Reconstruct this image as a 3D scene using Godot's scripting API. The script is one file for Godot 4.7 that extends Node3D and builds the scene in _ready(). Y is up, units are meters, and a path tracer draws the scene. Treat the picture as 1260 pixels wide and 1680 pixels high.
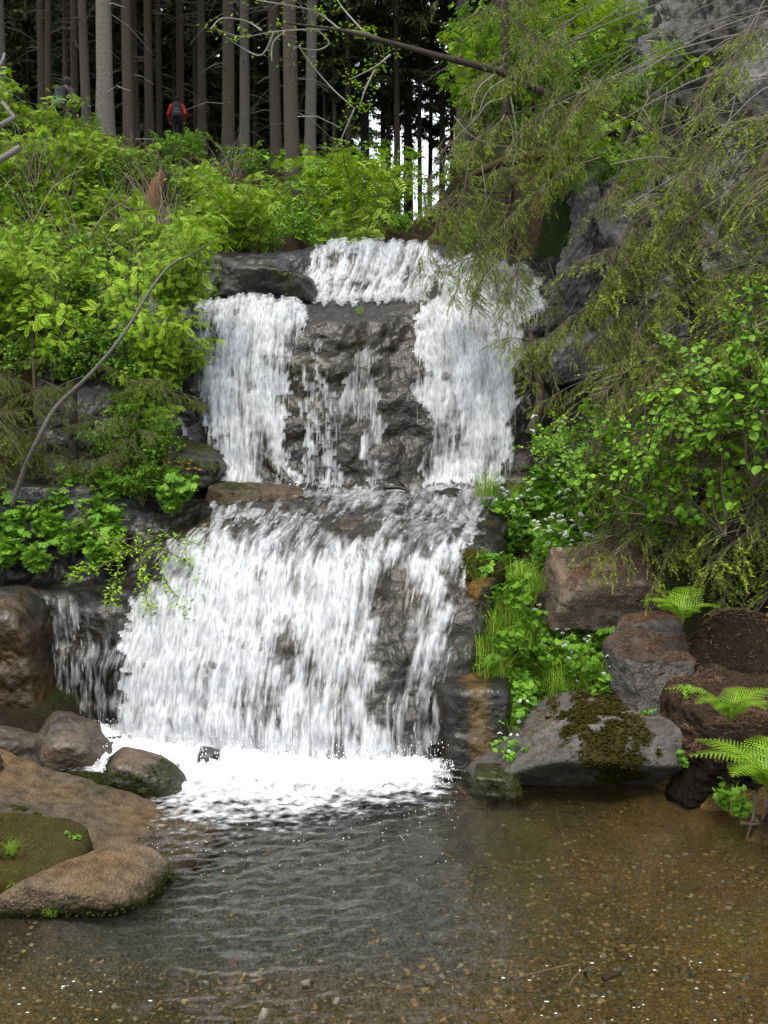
extends Node3D

# ---------------------------------------------------------------- helpers
const FOCAL := 1700.0
const EYE := Vector3(0, 2.4, 0)
var tilt_basis := Basis()
var rng := RandomNumberGenerator.new()
var noise_a := FastNoiseLite.new()
var noise_b := FastNoiseLite.new()
var taken := {}
var mat := {}

func r(a: float, b: float) -> float:
	return rng.randf_range(a, b)

# a photo pixel (of 1260 x 1680) and a depth in metres -> a point in the place
func at(px: float, py: float, d: float) -> Vector3:
	return EYE + tilt_basis * (Vector3((px - 630.0) / FOCAL, -(py - 840.0) / FOCAL, -1.0) * d)

# the depth at which a pixel's ray meets the level y = h
func level_depth(px: float, py: float, h: float) -> float:
	var dir := tilt_basis * Vector3((px - 630.0) / FOCAL, -(py - 840.0) / FOCAL, -1.0)
	return (h - EYE.y) / dir.y

func on_level(px: float, py: float, h: float) -> Vector3:
	return at(px, py, level_depth(px, py, h))

func pixel_of(p: Vector3) -> Vector2:
	var q := tilt_basis.transposed() * (p - EYE)
	return Vector2(630.0 + FOCAL * q.x / -q.z, 840.0 - FOCAL * q.y / -q.z)

func fresh_name(called: String) -> String:
	if not taken.has(called):
		taken[called] = 0
		return called
	taken[called] += 1
	return "%s_%03d" % [called, taken[called]]

func meta(o: Node, label := "", category := "", group := "", kind := "") -> void:
	if label: o.set_meta("label", label)
	if category: o.set_meta("category", category)
	if group: o.set_meta("group", group)
	if kind: o.set_meta("kind", kind)

func thing(called: String, label: String, category: String, where := Vector3.ZERO, group := "") -> Node3D:
	var o := Node3D.new()
	o.name = fresh_name(called)
	add_child(o)
	o.position = where
	meta(o, label, category, group)
	return o

func structure(called: String, label: String, category: String) -> Node3D:
	var o := thing(called, label, category)
	o.set_meta("kind", "structure")
	return o

func part(parent: Node, called: String, mesh: Mesh, material: Material, where := Transform3D()) -> MeshInstance3D:
	var o := MeshInstance3D.new()
	o.name = called
	o.mesh = mesh
	o.material_override = material
	o.transform = where
	parent.add_child(o, true)
	return o

func scatter(parent: Node, called: String, mesh: Mesh, material: Material, places: Array, tints := PackedColorArray()) -> MultiMeshInstance3D:
	var mm := MultiMesh.new()
	mm.transform_format = MultiMesh.TRANSFORM_3D
	mm.use_colors = tints.size() > 0
	mm.mesh = mesh
	mm.instance_count = places.size()
	for i in places.size():
		mm.set_instance_transform(i, places[i])
		if tints.size(): mm.set_instance_color(i, tints[i])
	var o := MultiMeshInstance3D.new()
	o.name = called
	o.multimesh = mm
	o.material_override = material
	o.set_meta("kind", "stuff")
	parent.add_child(o, true)
	return o

# a shape under construction: triangle soup (flat) or indexed (smooth)
class Shape:
	var v := PackedVector3Array()
	var c := PackedColorArray()
	var i := PackedInt32Array()
	var n := PackedVector3Array()
	var uv := PackedVector2Array()
	func soup(verts: PackedVector3Array, xf: Transform3D, col: Color) -> void:
		var k := PackedColorArray()
		k.resize(verts.size())
		k.fill(col)
		v.append_array(xf * verts)
		c.append_array(k)
	func tri(a: Vector3, b: Vector3, d: Vector3, col: Color) -> void:
		v.push_back(a); v.push_back(b); v.push_back(d)
		c.push_back(col); c.push_back(col); c.push_back(col)
	func quad(a: Vector3, b: Vector3, d: Vector3, e: Vector3, col: Color) -> void:
		tri(a, b, d, col)
		tri(a, d, e, col)
	func smooth() -> void:
		n.resize(v.size())
		n.fill(Vector3.ZERO)
		for t in range(0, i.size(), 3):
			var a := i[t]
			var b := i[t + 1]
			var d := i[t + 2]
			var f := (v[d] - v[a]).cross(v[b] - v[a])
			n[a] += f
			n[b] += f
			n[d] += f
		for k in n.size():
			n[k] = n[k].normalized()
	func mesh() -> ArrayMesh:
		var m := ArrayMesh.new()
		if v.is_empty(): return m
		var a := []
		a.resize(Mesh.ARRAY_MAX)
		a[Mesh.ARRAY_VERTEX] = v
		if c.size() == v.size(): a[Mesh.ARRAY_COLOR] = c
		if i.size(): a[Mesh.ARRAY_INDEX] = i
		if n.size() == v.size(): a[Mesh.ARRAY_NORMAL] = n
		if uv.size() == v.size(): a[Mesh.ARRAY_TEX_UV] = uv
		m.add_surface_from_arrays(Mesh.PRIMITIVE_TRIANGLES, a)
		return m

# a round limb along points, thinning from r0 to r1, as soup
func limb(s: Shape, pts: Array, r0: float, r1: float, sides: int, col: Color, wobble := 0.0) -> void:
	var rings := []
	var last := pts.size() - 1
	for k in pts.size():
		var p: Vector3 = pts[k]
		var dir: Vector3 = (pts[mini(k + 1, last)] - pts[maxi(k - 1, 0)]).normalized()
		var side := dir.cross(Vector3(0.31, 0.2, 0.93)).normalized()
		var up := side.cross(dir)
		var rad := lerpf(r0, r1, float(k) / last)
		var ring := PackedVector3Array()
		for j in sides:
			var t := TAU * j / sides
			var rr := rad * (1.0 + wobble * sin(t * 2.0 + k * 1.7) + wobble * 0.6 * cos(t * 3.0 - k))
			ring.push_back(p + (side * cos(t) + up * sin(t)) * rr)
		rings.push_back(ring)
	for k in last:
		for j in sides:
			var j2 := (j + 1) % sides
			s.quad(rings[k][j], rings[k][j2], rings[k + 1][j2], rings[k + 1][j], col)

# the same limb, smooth-shaded and closed at both ends
func round_limb(pts: Array, radii: Array, sides: int, col: Color, wobble := 0.0) -> ArrayMesh:
	var s := Shape.new()
	var last := pts.size() - 1
	for k in pts.size():
		var p: Vector3 = pts[k]
		var dir: Vector3 = (pts[mini(k + 1, last)] - pts[maxi(k - 1, 0)]).normalized()
		var side := dir.cross(Vector3(0.31, 0.2, 0.93)).normalized()
		var up := side.cross(dir)
		for j in sides:
			var t := TAU * j / sides
			var rr: float = radii[k] * (1.0 + wobble * noise_b.get_noise_3d(p.x * 9.0 + cos(t) * 3.0, p.y * 9.0 + sin(t) * 3.0, p.z * 9.0))
			s.v.push_back(p + (side * cos(t) + up * sin(t)) * rr)
			s.c.push_back(col)
	for k in last:
		for j in sides:
			var a := k * sides + j
			var b := k * sides + (j + 1) % sides
			s.i.append_array(PackedInt32Array([a, b, b + sides, a, b + sides, a + sides]))
	for e in [0, last]:
		var m := s.v.size()
		s.v.push_back(pts[e])
		s.c.push_back(col)
		for j in sides:
			var a: int = e * sides + j
			var b: int = e * sides + (j + 1) % sides
			s.i.append_array(PackedInt32Array([m, b, a] if e == 0 else [m, a, b]))
	s.smooth()
	return s.mesh()

func spline(pts: Array, per: int) -> Array:
	var out := []
	var last := pts.size() - 1
	for k in last:
		var a: Vector3 = pts[maxi(k - 1, 0)]
		var b: Vector3 = pts[k]
		var c: Vector3 = pts[k + 1]
		var d: Vector3 = pts[mini(k + 2, last)]
		for j in per:
			out.push_back(b.cubic_interpolate(c, a, d, float(j) / per))
	out.push_back(pts[last])
	return out

# ---------------------------------------------------------------- materials
func noise_texture(freq: float, octaves: int, size: int, low: Color, high: Color, seed_no: int, kind := FastNoiseLite.TYPE_SIMPLEX_SMOOTH, middle := Color(0, 0, 0, 0)) -> NoiseTexture2D:
	var n := FastNoiseLite.new()
	n.seed = seed_no
	n.noise_type = kind
	n.frequency = freq
	n.fractal_octaves = octaves
	var t := NoiseTexture2D.new()
	t.width = size
	t.height = size
	t.seamless = true
	t.noise = n
	var g := Gradient.new()
	g.set_color(0, low)
	g.set_color(1, high)
	if middle.a > 0: g.add_point(0.5, middle)
	t.color_ramp = g
	return t

func grey(x: float) -> Color:
	return Color(x, x, x)

func surface(called: String, rough: float, texture: Texture2D = null, tex_scale := Vector3.ONE, relief: Texture2D = null, relief_cm := 1.0, specular := 0.5) -> StandardMaterial3D:
	var m := StandardMaterial3D.new()
	m.resource_name = called
	m.vertex_color_use_as_albedo = true
	m.roughness = rough
	m.metallic_specular = specular
	if texture or relief:
		m.uv1_triplanar = true
		m.uv1_world_triplanar = true
		m.uv1_scale = tex_scale
	if texture: m.albedo_texture = texture
	if relief:
		m.heightmap_enabled = true
		m.heightmap_texture = relief
		m.heightmap_scale = relief_cm
	mat[called] = m
	return m

func make_materials() -> void:
	var mottle := noise_texture(0.012, 6, 512, grey(0.50), grey(1.0), 3, FastNoiseLite.TYPE_SIMPLEX_SMOOTH, grey(0.86))
	var relief := noise_texture(0.02, 6, 512, grey(0), grey(1), 5)
	var speckle := noise_texture(0.09, 4, 512, grey(0.45), grey(1.0), 8, FastNoiseLite.TYPE_SIMPLEX_SMOOTH, grey(0.85))
	var bark_t := noise_texture(0.03, 4, 512, grey(0.35), grey(1.0), 9, FastNoiseLite.TYPE_SIMPLEX_SMOOTH, grey(0.8))
	var grit := noise_texture(0.055, 6, 512, grey(0), grey(1), 6)
	var blotch := noise_texture(0.035, 6, 1024, grey(0.42), grey(1.0), 31, FastNoiseLite.TYPE_SIMPLEX, grey(0.84))
	surface("wet_rock", 0.42, mottle, Vector3.ONE * 0.9, relief, 2.0, 0.42)
	surface("dry_rock", 0.85, mottle, Vector3.ONE * 1.3, grit, 1.3, 0.3)
	surface("cliff_rock", 0.85, mottle, Vector3.ONE * 0.6, grit, 1.6, 0.3)
	surface("soil", 0.95, speckle, Vector3.ONE * 0.9, relief, 4.0, 0.2)
	surface("bark", 0.9, bark_t, Vector3(5.0, 0.9, 5.0), bark_t, 2.0, 0.3)
	surface("wood", 0.75, bark_t, Vector3(4.0, 4.0, 4.0), bark_t, 0.6, 0.3)
	surface("pebble", 0.4, speckle, Vector3.ONE * 6.0, null, 1.0, 0.5)
	surface("twig", 0.85)
	surface("moss", 0.95, speckle, Vector3.ONE * 4.0, speckle, 1.0, 0.15)
	var leaf := surface("leaf", 0.5, null, Vector3.ONE, null, 1.0, 0.35)
	leaf.backlight_enabled = true
	leaf.backlight = Color(0.75, 0.75, 0.75)
	var needle := surface("needle", 0.6, null, Vector3.ONE, null, 1.0, 0.3)
	needle.backlight_enabled = true
	needle.backlight = Color(0.35, 0.35, 0.35)
	var petal := surface("petal", 0.6)
	petal.backlight_enabled = true
	petal.backlight = Color(0.6, 0.6, 0.6)
	var white := surface("white_water", 0.45, null, Vector3.ONE, null, 1.0, 0.5)
	white.transparency = BaseMaterial3D.TRANSPARENCY_ALPHA
	white.backlight_enabled = true
	white.backlight = Color(0.7, 0.7, 0.7)
	var veil := white.duplicate()
	veil.resource_name = "water_veil"
	veil.albedo_texture = noise_texture(0.022, 6, 1024, Color(1, 1, 1, 0.0), Color(1, 1, 1, 1.0), 41, FastNoiseLite.TYPE_SIMPLEX_SMOOTH, Color(1, 1, 1, 0.62))
	mat["water_veil"] = veil
	var foam := surface("foam", 0.6, null, Vector3.ONE, null, 1.0, 0.4)
	foam.transparency = BaseMaterial3D.TRANSPARENCY_ALPHA
	var w := surface("pool_water", 0.03, null, Vector3.ONE, noise_texture(0.018, 5, 512, grey(0), grey(1), 21), 0.07, 0.5)
	w.vertex_color_use_as_albedo = false
	w.uv1_scale = Vector3(1.4, 1.4, 2.2)
	w.albedo_color = Color(0.95, 0.97, 0.95, 0.0)
	w.transparency = BaseMaterial3D.TRANSPARENCY_ALPHA
	w.refraction_enabled = true
	w.refraction_scale = 0.033
	for called in ["wet_rock", "dry_rock", "cliff_rock", "soil", "moss"]:
		var m: StandardMaterial3D = mat[called]
		m.detail_enabled = true
		m.detail_blend_mode = BaseMaterial3D.BLEND_MODE_MUL
		m.detail_albedo = blotch
		m.detail_uv_layer = BaseMaterial3D.DETAIL_UV_2
		m.uv2_triplanar = true
		m.uv2_world_triplanar = true
		m.uv2_scale = Vector3.ONE * 1.7
	surface("cloth", 0.9)
	surface("skin", 0.6)

# ---------------------------------------------------------------- lofted nets
# net: rows of control points -> a fine grid of points (rows x columns)
func loft(net: Array, per_u: int, per_v: int) -> Array:
	var cols := []
	for row in net:
		cols.push_back(spline(row, per_u))
	var out := []
	var width: int = cols[0].size()
	var lines := []
	for c in width:
		var line := []
		for row in cols: line.push_back(row[c])
		lines.push_back(spline(line, per_v))
	for k in lines[0].size():
		var row := PackedVector3Array()
		row.resize(width)
		for c in width: row[c] = lines[c][k]
		out.push_back(row)
	return out

func grid_normals(g: Array) -> Array:
	var out := []
	for k in g.size():
		var row := PackedVector3Array()
		var w: int = g[k].size()
		row.resize(w)
		var a: PackedVector3Array = g[maxi(k - 1, 0)]
		var b: PackedVector3Array = g[mini(k + 1, g.size() - 1)]
		for c in w:
			var du: Vector3 = g[k][mini(c + 1, w - 1)] - g[k][maxi(c - 1, 0)]
			row[c] = du.cross(b[c] - a[c]).normalized()
		out.push_back(row)
	return out

func grid_mesh(g: Array, tint: Callable) -> ArrayMesh:
	var s := Shape.new()
	var w: int = g[0].size()
	for k in g.size():
		s.v.append_array(g[k])
	for k in g.size():
		for c in w: s.c.push_back(tint.call(g[k][c]))
	for k in g.size() - 1:
		for c in w - 1:
			var a := k * w + c
			s.i.append_array(PackedInt32Array([a, a + w, a + w + 1, a, a + w + 1, a + 1]))
	s.smooth()
	return s.mesh()

# ---------------------------------------------------------------- ground
var ground_pts := []     # Vector3(x, depth, height)
func gp(px: float, py: float, d: float) -> void:
	var p := at(px, py, d)
	ground_pts.push_back(Vector3(p.x, -p.z, p.y))
func gh(x: float, d: float, h: float) -> void:
	ground_pts.push_back(Vector3(x, d, h))

func ground_height(x: float, z: float) -> float:
	var d := -z
	var sum := 0.0
	var total := 0.0
	for p in ground_pts:
		var dx: float = p.x - x
		var dd: float = p.y - d
		var q: float = dx * dx + dd * dd + 0.02
		var w: float = 1.0 / (q * q)
		sum += w * p.z
		total += w
	return sum / total + 0.10 * noise_a.get_noise_2d(x * 60.0, z * 60.0) * clampf((d - 8.0) * 0.3, 0.25, 2.0)

# where a pixel's ray first meets the ground, from depth d on
func ground_hit(px: float, py: float, d: float) -> Vector3:
	var p := at(px, py, d)
	while d < 70.0:
		p = at(px, py, d)
		if p.y <= ground_height(p.x, p.z): return p
		d *= 1.02
	return p

func lay_ground_points() -> void:
	# bank beside the shelf and the green slope above it
	for q in [[-300, 1000, 8.8], [-120, 900, 9.3], [0, 880, 9.3], [150, 850, 9.4], [60, 780, 9.7], [200, 770, 9.8], [0, 640, 10.0], [150, 640, 10.2], [265, 620, 10.5],
			[300, 500, 11.0], [0, 450, 11.5], [200, 430, 12.0], [330, 440, 11.7], [400, 418, 12.5], [100, 300, 14.5], [300, 340, 14.5], [450, 395, 14.0], [0, 200, 17.0],
			[150, 255, 19.0], [290, 252, 38.0], [400, 290, 30.0], [508, 335, 27.0], [600, 388, 20.0], [170, 225, 24.0], [60, 215, 22.0], [250, 285, 24.0], [300, 262, 30.0], [-300, 300, 14.0], [-300, 100, 20.0], [-300, 600, 10.5], [440, 300, 32.0], [360, 290, 33.0]]:
		gp(q[0], q[1], q[2])
	for q in [[-30, 80, 27], [-12, 80, 23], [0, 80, 14], [30, 80, 16], [60, 60, 24], [-60, 60, 30], [-40, 30, 20], [-16, 45, 14.5], [0, 130, 16], [-60, 130, 36], [60, 130, 26], [1, 40, 8.0], [4, 40, 8.0], [1.5, 28, 6.2], [2.5, 50, 9]]:
		gh(q[0], q[1], q[2])
	# under the cascade
	for q in [[-1.6, 7.9, -0.6], [-0.6, 7.9, -0.6], [0.4, 7.9, -0.6], [-1.0, 8.7, 0.1], [-0.2, 8.7, 0.3], [0.6, 8.7, 0.3], [-0.6, 9.6, 0.9], [0.4, 9.6, 0.9], [1.2, 9.9, 0.9], [-1.2, 10.6, 1.4], [-0.4, 10.6, 1.4],
			[0.4, 10.6, 1.4], [1.2, 10.6, 1.4], [-1.2, 11.4, 3.0], [0, 11.4, 3.0], [1.2, 11.4, 3.0], [-0.8, 12.4, 3.6], [0, 12.6, 3.7], [1.2, 12.4, 3.6], [0, 14.0, 4.2], [1, 14, 4.2], [0.8, 17, 4.6], [-2.6, 8.6, 0.3], [-3.2, 8.5, 0.3], [-3.8, 8.8, 0.6]]:
		gh(q[0], q[1], q[2])
	# bank with the flowers, and the ground beneath the cliff
	for q in [[840, 1200, 7.55], [800, 960, 8.6], [880, 800, 9.4], [950, 910, 8.8], [1000, 960, 8.5], [1100, 900, 8.3], [1100, 1050, 7.6], [1200, 1000, 7.3], [1130, 1190, 7.0], [1200, 1230, 6.6], [1290, 1290, 6.0], [1400, 1150, 6.2],
			[1600, 1000, 6.6], [1260, 850, 8.2], [1500, 700, 8.4], [1000, 720, 9.6], [1260, 640, 9.4], [950, 1080, 8.0]]:
		gp(q[0], q[1], q[2])
	for q in [[3.0, 5.2, 0.35], [3.4, 4.3, 0.5], [4.5, 3, 0.9], [4, 0, 1.2], [3.0, 13, 7.0], [5, 12, 9.5], [8, 20, 14], [4, 22, 9.5], [10, 10, 9], [12, 4, 5], [20, 20, 18], [2.4, 16, 6.0]]:
		gh(q[0], q[1], q[2])
	# near shores
	for q in [[-2.7, 7.4, 0.25], [-2.9, 6.5, 0.35], [-3.0, 5.6, 0.4], [-2.6, 4.9, 0.06], [-1.9, 4.62, -0.015], [-2.4, 4.3, 0.04], [-3, 3.4, 0.5], [-6, 6, 2.0], [-8, 9, 4.5], [-5, 8.6, 2.0], [-8, 2, 2], [0, 2.3, 0.3], [0, 0, 0.8], [-2, 1.6, 0.5], [2, 1.8, 0.4], [0, -20, 2], [-20, -10, 6], [20, -10, 6]]:
		gh(q[0], q[1], q[2])
	# the stream bed
	for q in [[-1.3, 4.3, -0.08], [0, 3.6, -0.10], [1.5, 3.6, -0.08], [2.4, 4.2, -0.08], [0, 4.6, -0.18], [1.2, 4.6, -0.14], [2.2, 4.9, -0.12], [-1, 5.0, -0.22], [0.4, 5.4, -0.28], [1.4, 5.6, -0.22], [2.2, 5.7, -0.16], [1.75, 6.45, -0.28], [2.15, 6.2, -0.24], [2.55, 5.75, -0.16], [1.5, 6.85, -0.3],
			[-0.6, 5.9, -0.42], [0.4, 6.3, -0.45], [1.4, 6.3, -0.26], [-1.3, 6.4, -0.4], [-0.2, 7.0, -0.6], [0.6, 7.0, -0.4], [-1.3, 7.2, -0.5], [-2.0, 7.3, -0.3], [1.2, 6.9, -0.3], [-0.9, 3.2, 0.02], [1, 2.9, -0.02]]:
		gh(q[0], q[1], q[2])

func ground_tint(p: Vector3) -> Color:
	var k := noise_a.get_noise_2d(p.x * 45.0, p.z * 45.0)
	var f := noise_b.get_noise_2d(p.x * 400.0, p.z * 400.0)
	if p.y < 0.06 and p.z > -7.6 and not (p.x < -1.2 and p.y > -0.03):     # stream bed: sand and fine gravel
		var c := Color(0.26, 0.160, 0.055).lerp(Color(0.16, 0.115, 0.042), clampf(k * 1.6 + 0.4, 0, 1))
		c = c.lerp(Color(0.165, 0.165, 0.135), smoothstep(1.7, 0.7, absf(p.x + 0.6)) * smoothstep(-3.9, -4.9, p.z))  # grey centre stands for pale reflection and churned water above the bed
		return c * (1.0 + 0.35 * f)
	if p.x < -1.1 and p.y < 0.2 and p.z > -5.4:
		return Color(0.11, 0.08, 0.045) * (1.0 + 0.5 * f)
	var needles := Color(0.060, 0.034, 0.02)
	var humus := Color(0.035, 0.026, 0.016)
	var moss := Color(0.045, 0.07, 0.012)
	var e := humus.lerp(needles, clampf(k * 2.0 + 0.35, 0, 1))
	e = e.lerp(moss, clampf(noise_a.get_noise_2d(p.x * 30.0 + 500.0, p.z * 30.0) * 2.2, 0, 0.85))
	return e * (1.0 + 0.5 * f)

func build_ground() -> void:
	var xs := PackedFloat32Array()
	var zs := PackedFloat32Array()
	for k in 321:
		var t := (k - 160) / 160.0
		xs.push_back(t * 6.0 + signf(t) * pow(absf(t), 5.0) * 140.0)
	for k in 341:
		var t := k / 340.0
		zs.push_back(12.0 - t * 30.0 - pow(t, 6.0) * 150.0 if t > 0.0 else 40.0)
	var g := []
	for z in zs:
		var row := PackedVector3Array()
		for x in xs:
			row.push_back(Vector3(x, ground_height(x, z), z))
		g.push_back(row)
	var o := structure("ground", "brown needle-strewn forest floor, banks and gravelly stream bed", "ground")
	part(o, "earth", grid_mesh(g, ground_tint), mat.soil)

# ---------------------------------------------------------------- cascade rock and its water
var casc := []          # displaced grid points
var casc_n := []
const PER_U := 24
const PER_V := 18

func cascade_net() -> Array:
	var rows := []
	var spec := [
		[[-120, 60, 130, 195, 300, 400, 500, 600, 700, 800, 814], [1120, 1115, 1120, 1140, 1150, 1150, 1150, 1150, 1150, 1150, 1110], [8.28, 8.3, 8.2, 8.0, 7.75, 7.65, 7.6, 7.55, 7.55, 7.72, 8.5]],
		[[-120, 60, 130, 215, 315, 415, 515, 612, 722, 805, 819], [1050, 1050, 1050, 1060, 1050, 1050, 1050, 1050, 1050, 1050, 1010], [8.3, 8.35, 8.3, 8.1, 7.9, 7.85, 7.8, 7.75, 7.75, 7.87, 8.65]],
		[[-120, 60, 125, 225, 330, 430, 530, 630, 745, 810, 824], [985, 985, 985, 1000, 960, 955, 950, 945, 960, 960, 920], [8.35, 8.4, 8.4, 8.3, 8.15, 8.1, 8.05, 8.0, 7.95, 8.07, 8.85]],
		[[-120, 70, 140, 250, 345, 440, 540, 645, 760, 815, 829], [970, 968, 965, 930, 895, 890, 890, 885, 900, 900, 860], [8.9, 8.9, 8.9, 8.7, 8.5, 8.5, 8.45, 8.4, 8.3, 8.37, 9.15]],
		[[-120, 80, 170, 280, 350, 450, 550, 655, 770, 825, 839], [880, 880, 880, 880, 852, 848, 845, 848, 862, 870, 830], [9.0, 9.0, 9.0, 8.95, 9.0, 9.0, 9.0, 8.9, 8.8, 8.82, 9.6]],
		[[-120, 100, 200, 300, 355, 455, 555, 660, 775, 835, 849], [800, 800, 815, 835, 825, 820, 818, 815, 815, 820, 780], [9.1, 9.1, 9.2, 9.4, 9.5, 9.5, 9.5, 9.5, 9.4, 9.42, 10.2]],
		[[60, 160, 250, 320, 400, 480, 560, 660, 760, 860, 970], [790, 790, 792, 792, 795, 797, 800, 800, 797, 790, 790], [9.6, 9.7, 9.8, 9.85, 9.9, 9.9, 9.9, 9.9, 9.9, 9.9, 10]],
		[[60, 160, 250, 320, 400, 480, 560, 660, 760, 860, 970], [700, 700, 700, 700, 700, 700, 700, 700, 700, 700, 700], [9.75, 9.8, 9.95, 10.0, 10.02, 10.02, 10.05, 10.1, 10.05, 10.05, 10.15]],
		[[60, 160, 250, 320, 400, 480, 560, 660, 760, 860, 970], [600, 600, 600, 600, 600, 600, 600, 600, 600, 600, 600], [9.9, 9.95, 10.1, 10.1, 10.15, 10.12, 10.15, 10.25, 10.2, 10.2, 10.3]],
		[[60, 160, 250, 325, 405, 485, 565, 660, 750, 860, 970], [535, 535, 535, 535, 530, 530, 540, 540, 530, 530, 530], [10.0, 10.1, 10.25, 10.3, 10.3, 10.22, 10.22, 10.4, 10.35, 10.35, 10.45]],
		[[60, 160, 255, 330, 410, 490, 570, 660, 740, 860, 970], [500, 500, 495, 497, 495, 502, 508, 505, 490, 490, 490], [10.2, 10.3, 10.5, 10.55, 10.6, 10.6, 10.6, 10.65, 10.6, 10.5, 10.6]],
		[[60, 160, 255, 330, 410, 490, 570, 660, 740, 860, 970], [470, 470, 480, 482, 486, 494, 494, 489, 465, 468, 468], [10.8, 10.9, 11.1, 11.2, 11.3, 11.3, 11.3, 11.3, 10.85, 10.7, 10.8]],
		[[60, 160, 260, 340, 430, 510, 590, 680, 770, 865, 975], [440, 440, 445, 440, 440, 450, 445, 445, 440, 440, 440], [11.3, 11.3, 11.4, 11.5, 11.55, 11.6, 11.6, 11.6, 11.2, 11.0, 11.1]],
		[[60, 160, 260, 360, 450, 520, 600, 690, 770, 865, 975], [415, 415, 415, 414, 414, 405, 398, 402, 422, 428, 428], [12.0, 12.0, 12.0, 12.1, 12.2, 12.3, 12.3, 12.2, 11.7, 11.5, 11.6]],
	]
	var base := []
	for q in [[-120, 1195], [60, 1190], [130, 1195], [195, 1215], [300, 1235], [400, 1245], [500, 1250], [600, 1255], [700, 1255], [790, 1243], [805, 1190]]:
		base.push_back(on_level(q[0], q[1], 0.0))
	var under := []
	for p in base: under.push_back(p + Vector3(0, -0.7, 0.05))
	rows.push_back(under)
	rows.push_back(base)
	for sp in spec:
		var row := []
		for k in 11: row.push_back(at(sp[0][k], sp[1][k], sp[2][k]))
		rows.push_back(row)
	var back := []
	var far := []
	for p in rows[-1]:
		back.push_back(p + Vector3(0, 0.05, -2.0))
		far.push_back(p + Vector3(0, 0.1, -5.0))
	rows.push_back(back)
	rows.push_back(far)
	return rows

func in_polygon(px: Vector2, poly: PackedVector2Array) -> bool:
	return Geometry2D.is_point_in_polygon(px, poly)

func build_cascade_rock() -> void:
	var g := loft(cascade_net(), PER_U, PER_V)
	var n := grid_normals(g)
	var plain := g.duplicate(true)
	for k in g.size():
		var row: PackedVector3Array = g[k]
		var nr: PackedVector3Array = n[k]
		for c in row.size():
			var p := row[c]
			var strata := noise_a.get_noise_3d(p.x * 70.0, p.y * 260.0, p.z * 70.0)
			var lumps := noise_a.get_noise_3d(p.x * 130.0 + 90.0, p.y * 110.0, p.z * 130.0)
			var fine := noise_b.get_noise_3d(p.x * 420.0, p.y * 500.0, p.z * 420.0)
			var amp := 1.0
			if p.y < 0.0: amp = 0.6
			row[c] = p + nr[c] * (0.075 * strata + 0.09 * lumps + 0.022 * fine) * amp
		g[k] = row
	for k in g.size():
		var mixed := PackedVector3Array()
		for c in g[k].size(): mixed.push_back(plain[k][c].lerp(g[k][c], 0.45) + n[k][c] * 0.012)
		casc.push_back(mixed)
	casc_n = grid_normals(casc)
	var o := structure("rock_ledges", "dark wet layered rock steps that the stream pours over", "rock")
	part(o, "rock", grid_mesh(g, func(p: Vector3) -> Color:
		var k := noise_a.get_noise_3d(p.x * 60.0, p.y * 60.0, p.z * 60.0)
		var f := noise_b.get_noise_3d(p.x * 1100.0, p.y * 1100.0, p.z * 1100.0)
		var c := Color(0.022, 0.020, 0.017).lerp(Color(0.052, 0.043, 0.032), clampf(k * 1.8 + 0.4, 0, 1))
		c = c.lerp(Color(0.07, 0.06, 0.012), clampf(noise_a.get_noise_3d(p.x * 90.0 + 300.0, p.y * 90.0, p.z * 90.0) * 3.0 - 0.9, 0, 0.7))
		return c * (1.0 + 0.5 * f)), mat.wet_rock)

func casc_at(u: float, v: float) -> Vector3:
	var k := clampi(int(v), 0, casc.size() - 2)
	var c := clampi(int(u), 0, casc[0].size() - 2)
	var fu := u - c
	var fv := v - k
	var a: Vector3 = casc[k][c].lerp(casc[k][c + 1], fu)
	var b: Vector3 = casc[k + 1][c].lerp(casc[k + 1][c + 1], fu)
	return a.lerp(b, fv)

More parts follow.
